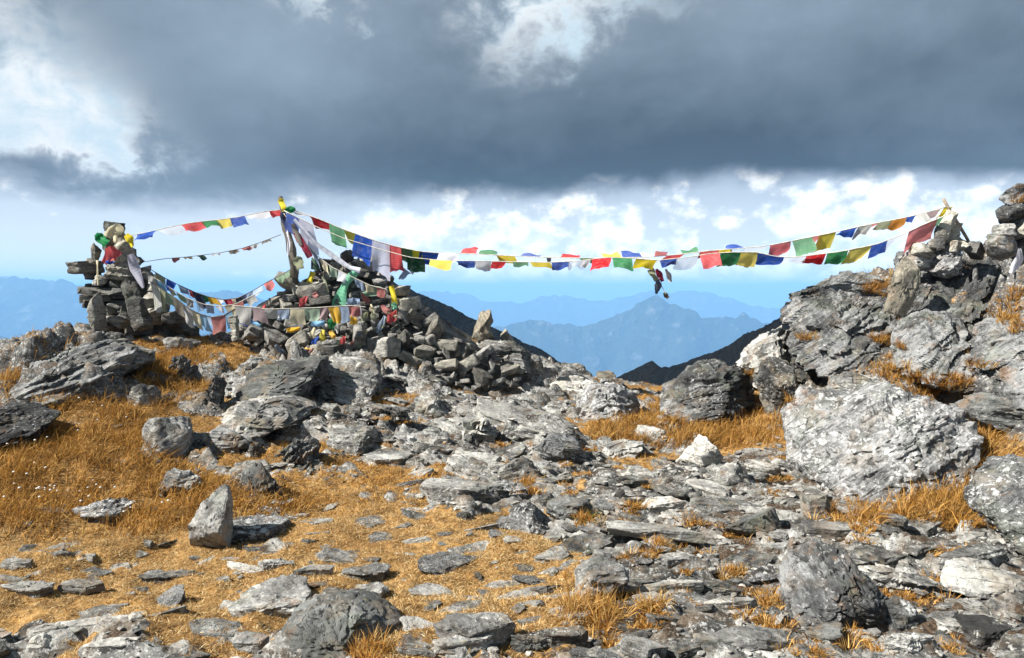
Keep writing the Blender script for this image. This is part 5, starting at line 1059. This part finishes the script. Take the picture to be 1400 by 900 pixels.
# ---------------------------------------------------------------- grass
foot = np.array(FOOT)
def covered(x, y, k=0.85):
    c = np.zeros(len(x), bool)
    for a, b_, rx, ry in foot:
        c |= ((x - a) / (rx * k)) ** 2 + ((y - b_) / (ry * k)) ** 2 < 1
    return c
def blades(name, label, pts, n_per, length, spread, lean_, width, cols, seed, cat='grass', kind='stuff', droop=.5, wind=(.25, .1), onhill=True):
    """pts: tuft bases (N,3); every tuft gets n_per bent blades"""
    r = np.random.default_rng(seed); N = len(pts) * n_per; b0 = np.repeat(pts, n_per, 0)
    sz = np.repeat(r.uniform(.6, 1.25, len(pts)), n_per)
    a = r.uniform(0, 2 * math.pi, N); rad = np.sqrt(r.uniform(0, 1, N)) * spread * sz
    b0 = b0 + np.stack([np.cos(a) * rad, np.sin(a) * rad, np.zeros(N)], 1)
    b0[:, 2] = H(b0[:, 0], b0[:, 1]) - .006 if (kind == 'stuff' and onhill) else b0[:, 2]
    Lh = length * r.uniform(.55, 1.15, N) * sz; le = r.uniform(*lean_, N)
    dirv = np.stack([np.cos(a) * np.sin(le) + wind[0] * r.uniform(.3, 1, N), np.sin(a) * np.sin(le) + wind[1], np.cos(le)], 1); dirv = unit(dirv)
    mid = b0 + dirv * (Lh * .55)[:, None]; tip = mid + unit(dirv + np.array([0, 0, -1.0]) * droop * r.uniform(.2, 1.4, N)[:, None]) * (Lh * .5)[:, None]
    sd_ = unit(np.cross(dirv, r.normal(size=(N, 3)))) * (width * r.uniform(.6, 1.3, N))[:, None]
    V = np.stack([b0 - sd_, b0 + sd_, mid + sd_ * .75, mid - sd_ * .75, tip], 1).reshape(-1, 3)
    k = np.arange(N)[:, None] * 5
    T = np.concatenate([k + np.array([[0, 1, 2]]), k + np.array([[0, 2, 3]]), k + np.array([[3, 2, 4]])])
    cols = np.array(cols); ci = r.integers(0, len(cols), len(pts)); c = cols[np.repeat(ci, n_per)] * r.uniform(.65, 1.25, N)[:, None]
    mixk = r.random(N) < .25; c[mixk] = cols[r.integers(0, len(cols), mixk.sum())]
    tint = np.concatenate([np.repeat(c, 5, 0), np.ones((N * 5, 1))], 1)
    me = fast_mesh(name, V, T, MAT['grass_blade'], True, {'tint': tint})
    o = link(name, me); tag(o, label, cat, kind=kind); return o
rg = np.random.default_rng(5)
def sample(n, xr, yr, fn, k=0.72):
    x = rg.uniform(*xr, n); y = rg.uniform(*yr, n); z = H(x, y); t, l, b_ = masks(x, y, z)
    g = bil(gx, gy, gfac.reshape(X.shape), x, y)
    px, py, d = project(np.stack([x, y, z], 1)); vis = (px > -60) & (px < 1460) & (py < 960)
    keep = vis & (rg.random(n) < fn(t, l, b_, g, d, x, y)) & ~covered(x, y, k)
    return np.stack([x[keep], y[keep], z[keep]], 1)
pat = lambda x, y, s, sd: fbm(np.stack([x * s, y * s, x * 0], 1), 3, sd)
STRAW = [(.52,.315,.11),(.58,.40,.17),(.40,.22,.068),(.64,.49,.26),(.49,.275,.083),(.27,.145,.05)]
BROWN = [(.30,.15,.036),(.37,.20,.054),(.15,.072,.021),(.46,.28,.09),(.33,.16,.032),(.19,.10,.028)]
near = sample(120000, (-4.5, 4.5), (2.9, 6.2), lambda t, l, b_, g, d, x, y: np.clip((g - .38) * 2.0, 0, 1) * np.clip(.85 + pat(x, y, 2.2, 61) * 1.1, .12, 1) * (l < .7))
blades('turf_grass', 'short straw-coloured turf between the half-buried stones', near, 5, .042, .035, (.5, 1.35), .0016, [(.54,.37,.165),(.62,.46,.24),(.42,.25,.095),(.66,.53,.31),(.50,.31,.12),(.30,.17,.06)], 21, droop=.7)
mid = sample(62000, (-8, 7), (5.6, 12.5), lambda t, l, b_, g, d, x, y: np.clip((g - .38) * 2.2, 0, 1) * np.clip(.85 + pat(x, y, 2.0, 62) * 1.0, .15, 1) * (l < .8))
blades('turf_grass', 'short orange-brown turf on the slope below the cairns', mid, 5, .075, .05, (.4, 1.3), .0028, [STRAW[0], STRAW[2], STRAW[4], BROWN[1], BROWN[0]], 22, droop=.7)
lg = sample(52000, (-8, 8), (4.6, 11.5), lambda t, l, b_, g, d, x, y: np.clip((l - .42) * 2.4, 0, 1) * np.clip(.85 + pat(x, y, 1.6, 63), .15, 1))
blades('long_grass', 'long windblown brown grass on the banks and in the hollows', lg, 10, .17, .06, (.15, .9), .0028, BROWN + [STRAW[2], STRAW[0]], 23, droop=.9, wind=(.5, .1))
# single tussocks
def tussock(label, px, py, wpx, n_, seed, cols=BROWN, hk=1.0, green=False):
    pt_, d = hit(px, py); s = wpx / F * d
    r = np.random.default_rng(seed); k = 26
    pts = np.stack([pt_[0] + r.normal(size=k) * s * .22, pt_[1] + r.normal(size=k) * s * .18, np.zeros(k)], 1); pts[:, 2] = H(pts[:, 0], pts[:, 1]) - .01
    o = blades('grass_tussock', label, pts, n_, s * .46 * hk, s * .06, (.1, .95), .0019 * max(1, d / 5), cols + ([(.10,.13,.02)] if green else []), seed, 'tussock', None, .8, (.2, 0))
    del_kind(o); tag(o, None, None, 'tussocks of dry grass'); return o
def del_kind(o):
    if 'kind' in o: del o['kind']
ORG = [(.40,.20,.05),(.33,.15,.03),(.48,.29,.09),(.25,.12,.03)]
for i, (lb, px, py, wp, n_) in enumerate([
  ('big rusty tussock in front of the square block', 808, 846, 92, 34), ('straw tussock right of the big rusty tussock', 888, 836, 56, 24), ('green-hearted tussock by the black fronted block', 800, 716, 42, 20),
  ('rusty cushion tussock in the notch of the split grey rock', 715, 660, 44, 18), ('tussock beside the left foot of the pyramid boulder', 1066, 832, 44, 20), ('straw tussock beside the black block at the path bottom', 1166, 880, 40, 20),
  ('orange tussock below the black block at the path bottom', 1120, 898, 36, 18), ('brown tussock beside the dark boulder', 500, 893, 70, 24), ('rusty tussock in the cleft of the shoulder crag', 1196, 402, 46, 24),
  ('shaggy brown tussock hanging below the boulder stack', 1376, 440, 60, 26), ('rusty tussocks under the saddle boulder', 815, 600, 46, 20), ('rusty clump right of the tussocks under the saddle boulder', 858, 600, 36, 18),
  ('low orange tussock in the path behind the thin pale slab', 1000, 790, 40, 16), ('low rusty tussock left of the pale slab across the path', 862, 700, 40, 16), ('orange tussock left of the sunk pale slab', 905, 745, 34, 16), ('straw tussock at the foot of the white boulder', 1170, 712, 56, 22)]):
    tussock(lb, px, py, wp, n_, 950 + i, ORG + STRAW[:2], green=(i == 2))
# clumps rooted in the cracks of the crags
bpy.context.view_layer.update(); dg = bpy.context.evaluated_depsgraph_get()
def seen(px, py):
    a = Vector(P(px, py, .0)); b_ = (Vector(P(px, py, 1.0)) - a).normalized(); ok_, q, nn, _i, _o, _m = S.ray_cast(dg, a, b_, distance=16)
    return (np.array(q), np.array(nn)) if ok_ else None
r = np.random.default_rng(31); CRAG = []
for i, (px, py, wx, wy, k) in enumerate([(1190,398,16,9,16),(1204,392,9,8,10),(1208,466,20,6,18),(1232,474,12,5,10),(1222,506,22,7,20),(1268,526,26,8,26),(1300,524,22,10,22),(1252,514,14,7,12),(1386,402,8,14,14),(1378,432,12,12,18),(1392,446,8,10,12),(1098,462,10,4,8),(1022,512,9,5,8),(1078,548,10,6,10),(1340,500,12,8,10),(1392,268,6,10,8)]):
    pts = []
    for t_ in range(k):
        h_ = seen(min(px + r.normal() * wx * .6, 1399), py + r.normal() * wy * .6)
        if h_ and h_[1][2] > -.1 and h_[0][1] < 13: pts.append(h_[0] - np.array([0, 0, .015]))
    CRAG.extend(pts)
blades('crag_grass', 'rusty grass rooted in the cracks of the right-hand crags', np.array(CRAG), 26, .13, .05, (.1, 1.0), .0028, ORG + BROWN[:3], 1300, 'grass', 'stuff', .9, (.25, -.1), onhill=False)
# low tufts between the stones (look-alikes)
TUFT = []
for i in range(4):
    r = np.random.default_rng(60 + i); pts = np.stack([r.normal(size=12) * .05, r.normal(size=12) * .04, np.zeros(12)], 1)
    o = blades('grass_tuft', 'x', pts, 18, .055, .022, (.2, 1.15), .0024, ORG + STRAW[:3], 60 + i, 'x', None, .8, (.2, 0)); TUFT.append(o.data); bpy.data.objects.remove(o)
r = np.random.default_rng(66); made = 0
for t_ in range(900):
    if made >= 70: break
    px = r.uniform(420, 1330); py = r.uniform(560, 895)
    e = np.array([px]), np.array([py])
    if ell(*e, BARE)[0] < .35 and not (py < 690 and px < 900): continue
    q, d = hit(px, py, 2.8, 13)
    if covered(q[:1], q[1:2], .95)[0]: continue
    o = link('grass_tuft', TUFT[r.integers(4)]); s_ = r.uniform(.6, 1.3) * (0.8 + .06 * d); o.scale = (s_,) * 3; o.location = (q[0], q[1], float(H(q[0], q[1])[0]) - .008); o.rotation_euler = (0, 0, r.uniform(0, 6.28))
    tag(o, near_label('low rusty grass tuft', q[0], q[1], .15), 'grass tuft', 'low grass tufts between the stones'); made += 1
# small white everlasting flowers on the bank
fx = sample(1400, (-7, -2.5), (5, 9), lambda t, l, b_, g, d, x, y: np.clip((l - .6), 0, 1) * np.clip(pat(x, y, .9, 71) * 2, 0, 1))
fl = np.repeat(fx, 1, 0); r = np.random.default_rng(3); v, f = ico(1); V = []; T = []
for i, q in enumerate(fl):
    s = r.uniform(.007, .013); V.append(v * np.array([s, s, s * .6]) + q + np.array([0, 0, r.uniform(.10, .16)])); T.append(f + i * len(v))
simple_mat('petal', (.62, .60, .55), .8, .1)
if V:
    o = link('white_flowers', fast_mesh('white_flowers', np.concatenate(V), np.concatenate(T), MAT['petal'])); tag(o, 'tiny white everlasting flowers dotting the long grass bank', 'flowers', kind='stuff')
# grit and rock chips on the path
v, f = ico(1); r = np.random.default_rng(8); V = []; T = []
n_c = 9000; x = r.uniform(-3.5, 5.5, n_c); y = r.uniform(2.9, 9.5, n_c); z = H(x, y); t, l, b_ = masks(x, y, z); g = bil(gx, gy, gfac.reshape(X.shape), x, y)
keep = (r.random(n_c) < np.clip(1.1 - g * 1.15, .03, 1)) & ~covered(x, y, .9); x, y, z = x[keep], y[keep], z[keep]
for i in range(len(x)):
    s = .008 + .022 * r.random() ** 2.5 * (1 + y[i] * .12); sc = np.array([s * r.uniform(.8, 1.6), s * r.uniform(.6, 1.1), s * r.uniform(.25, .6)]); a = r.uniform(0, 6.28)
    q = (v + r.normal(size=v.shape) * .16) * sc; q = np.stack([q[:, 0] * math.cos(a) - q[:, 1] * math.sin(a), q[:, 0] * math.sin(a) + q[:, 1] * math.cos(a), q[:, 2]], 1)
    V.append(q + np.array([x[i], y[i], z[i] + sc[2] * .3])); T.append(f + i * len(v))
o = link('rock_chips', fast_mesh('rock_chips', np.concatenate(V), np.concatenate(T), MAT['rock_pale'], False)); tag(o, 'pale grit and rock chips scattered over the path', 'gravel', kind='stuff')
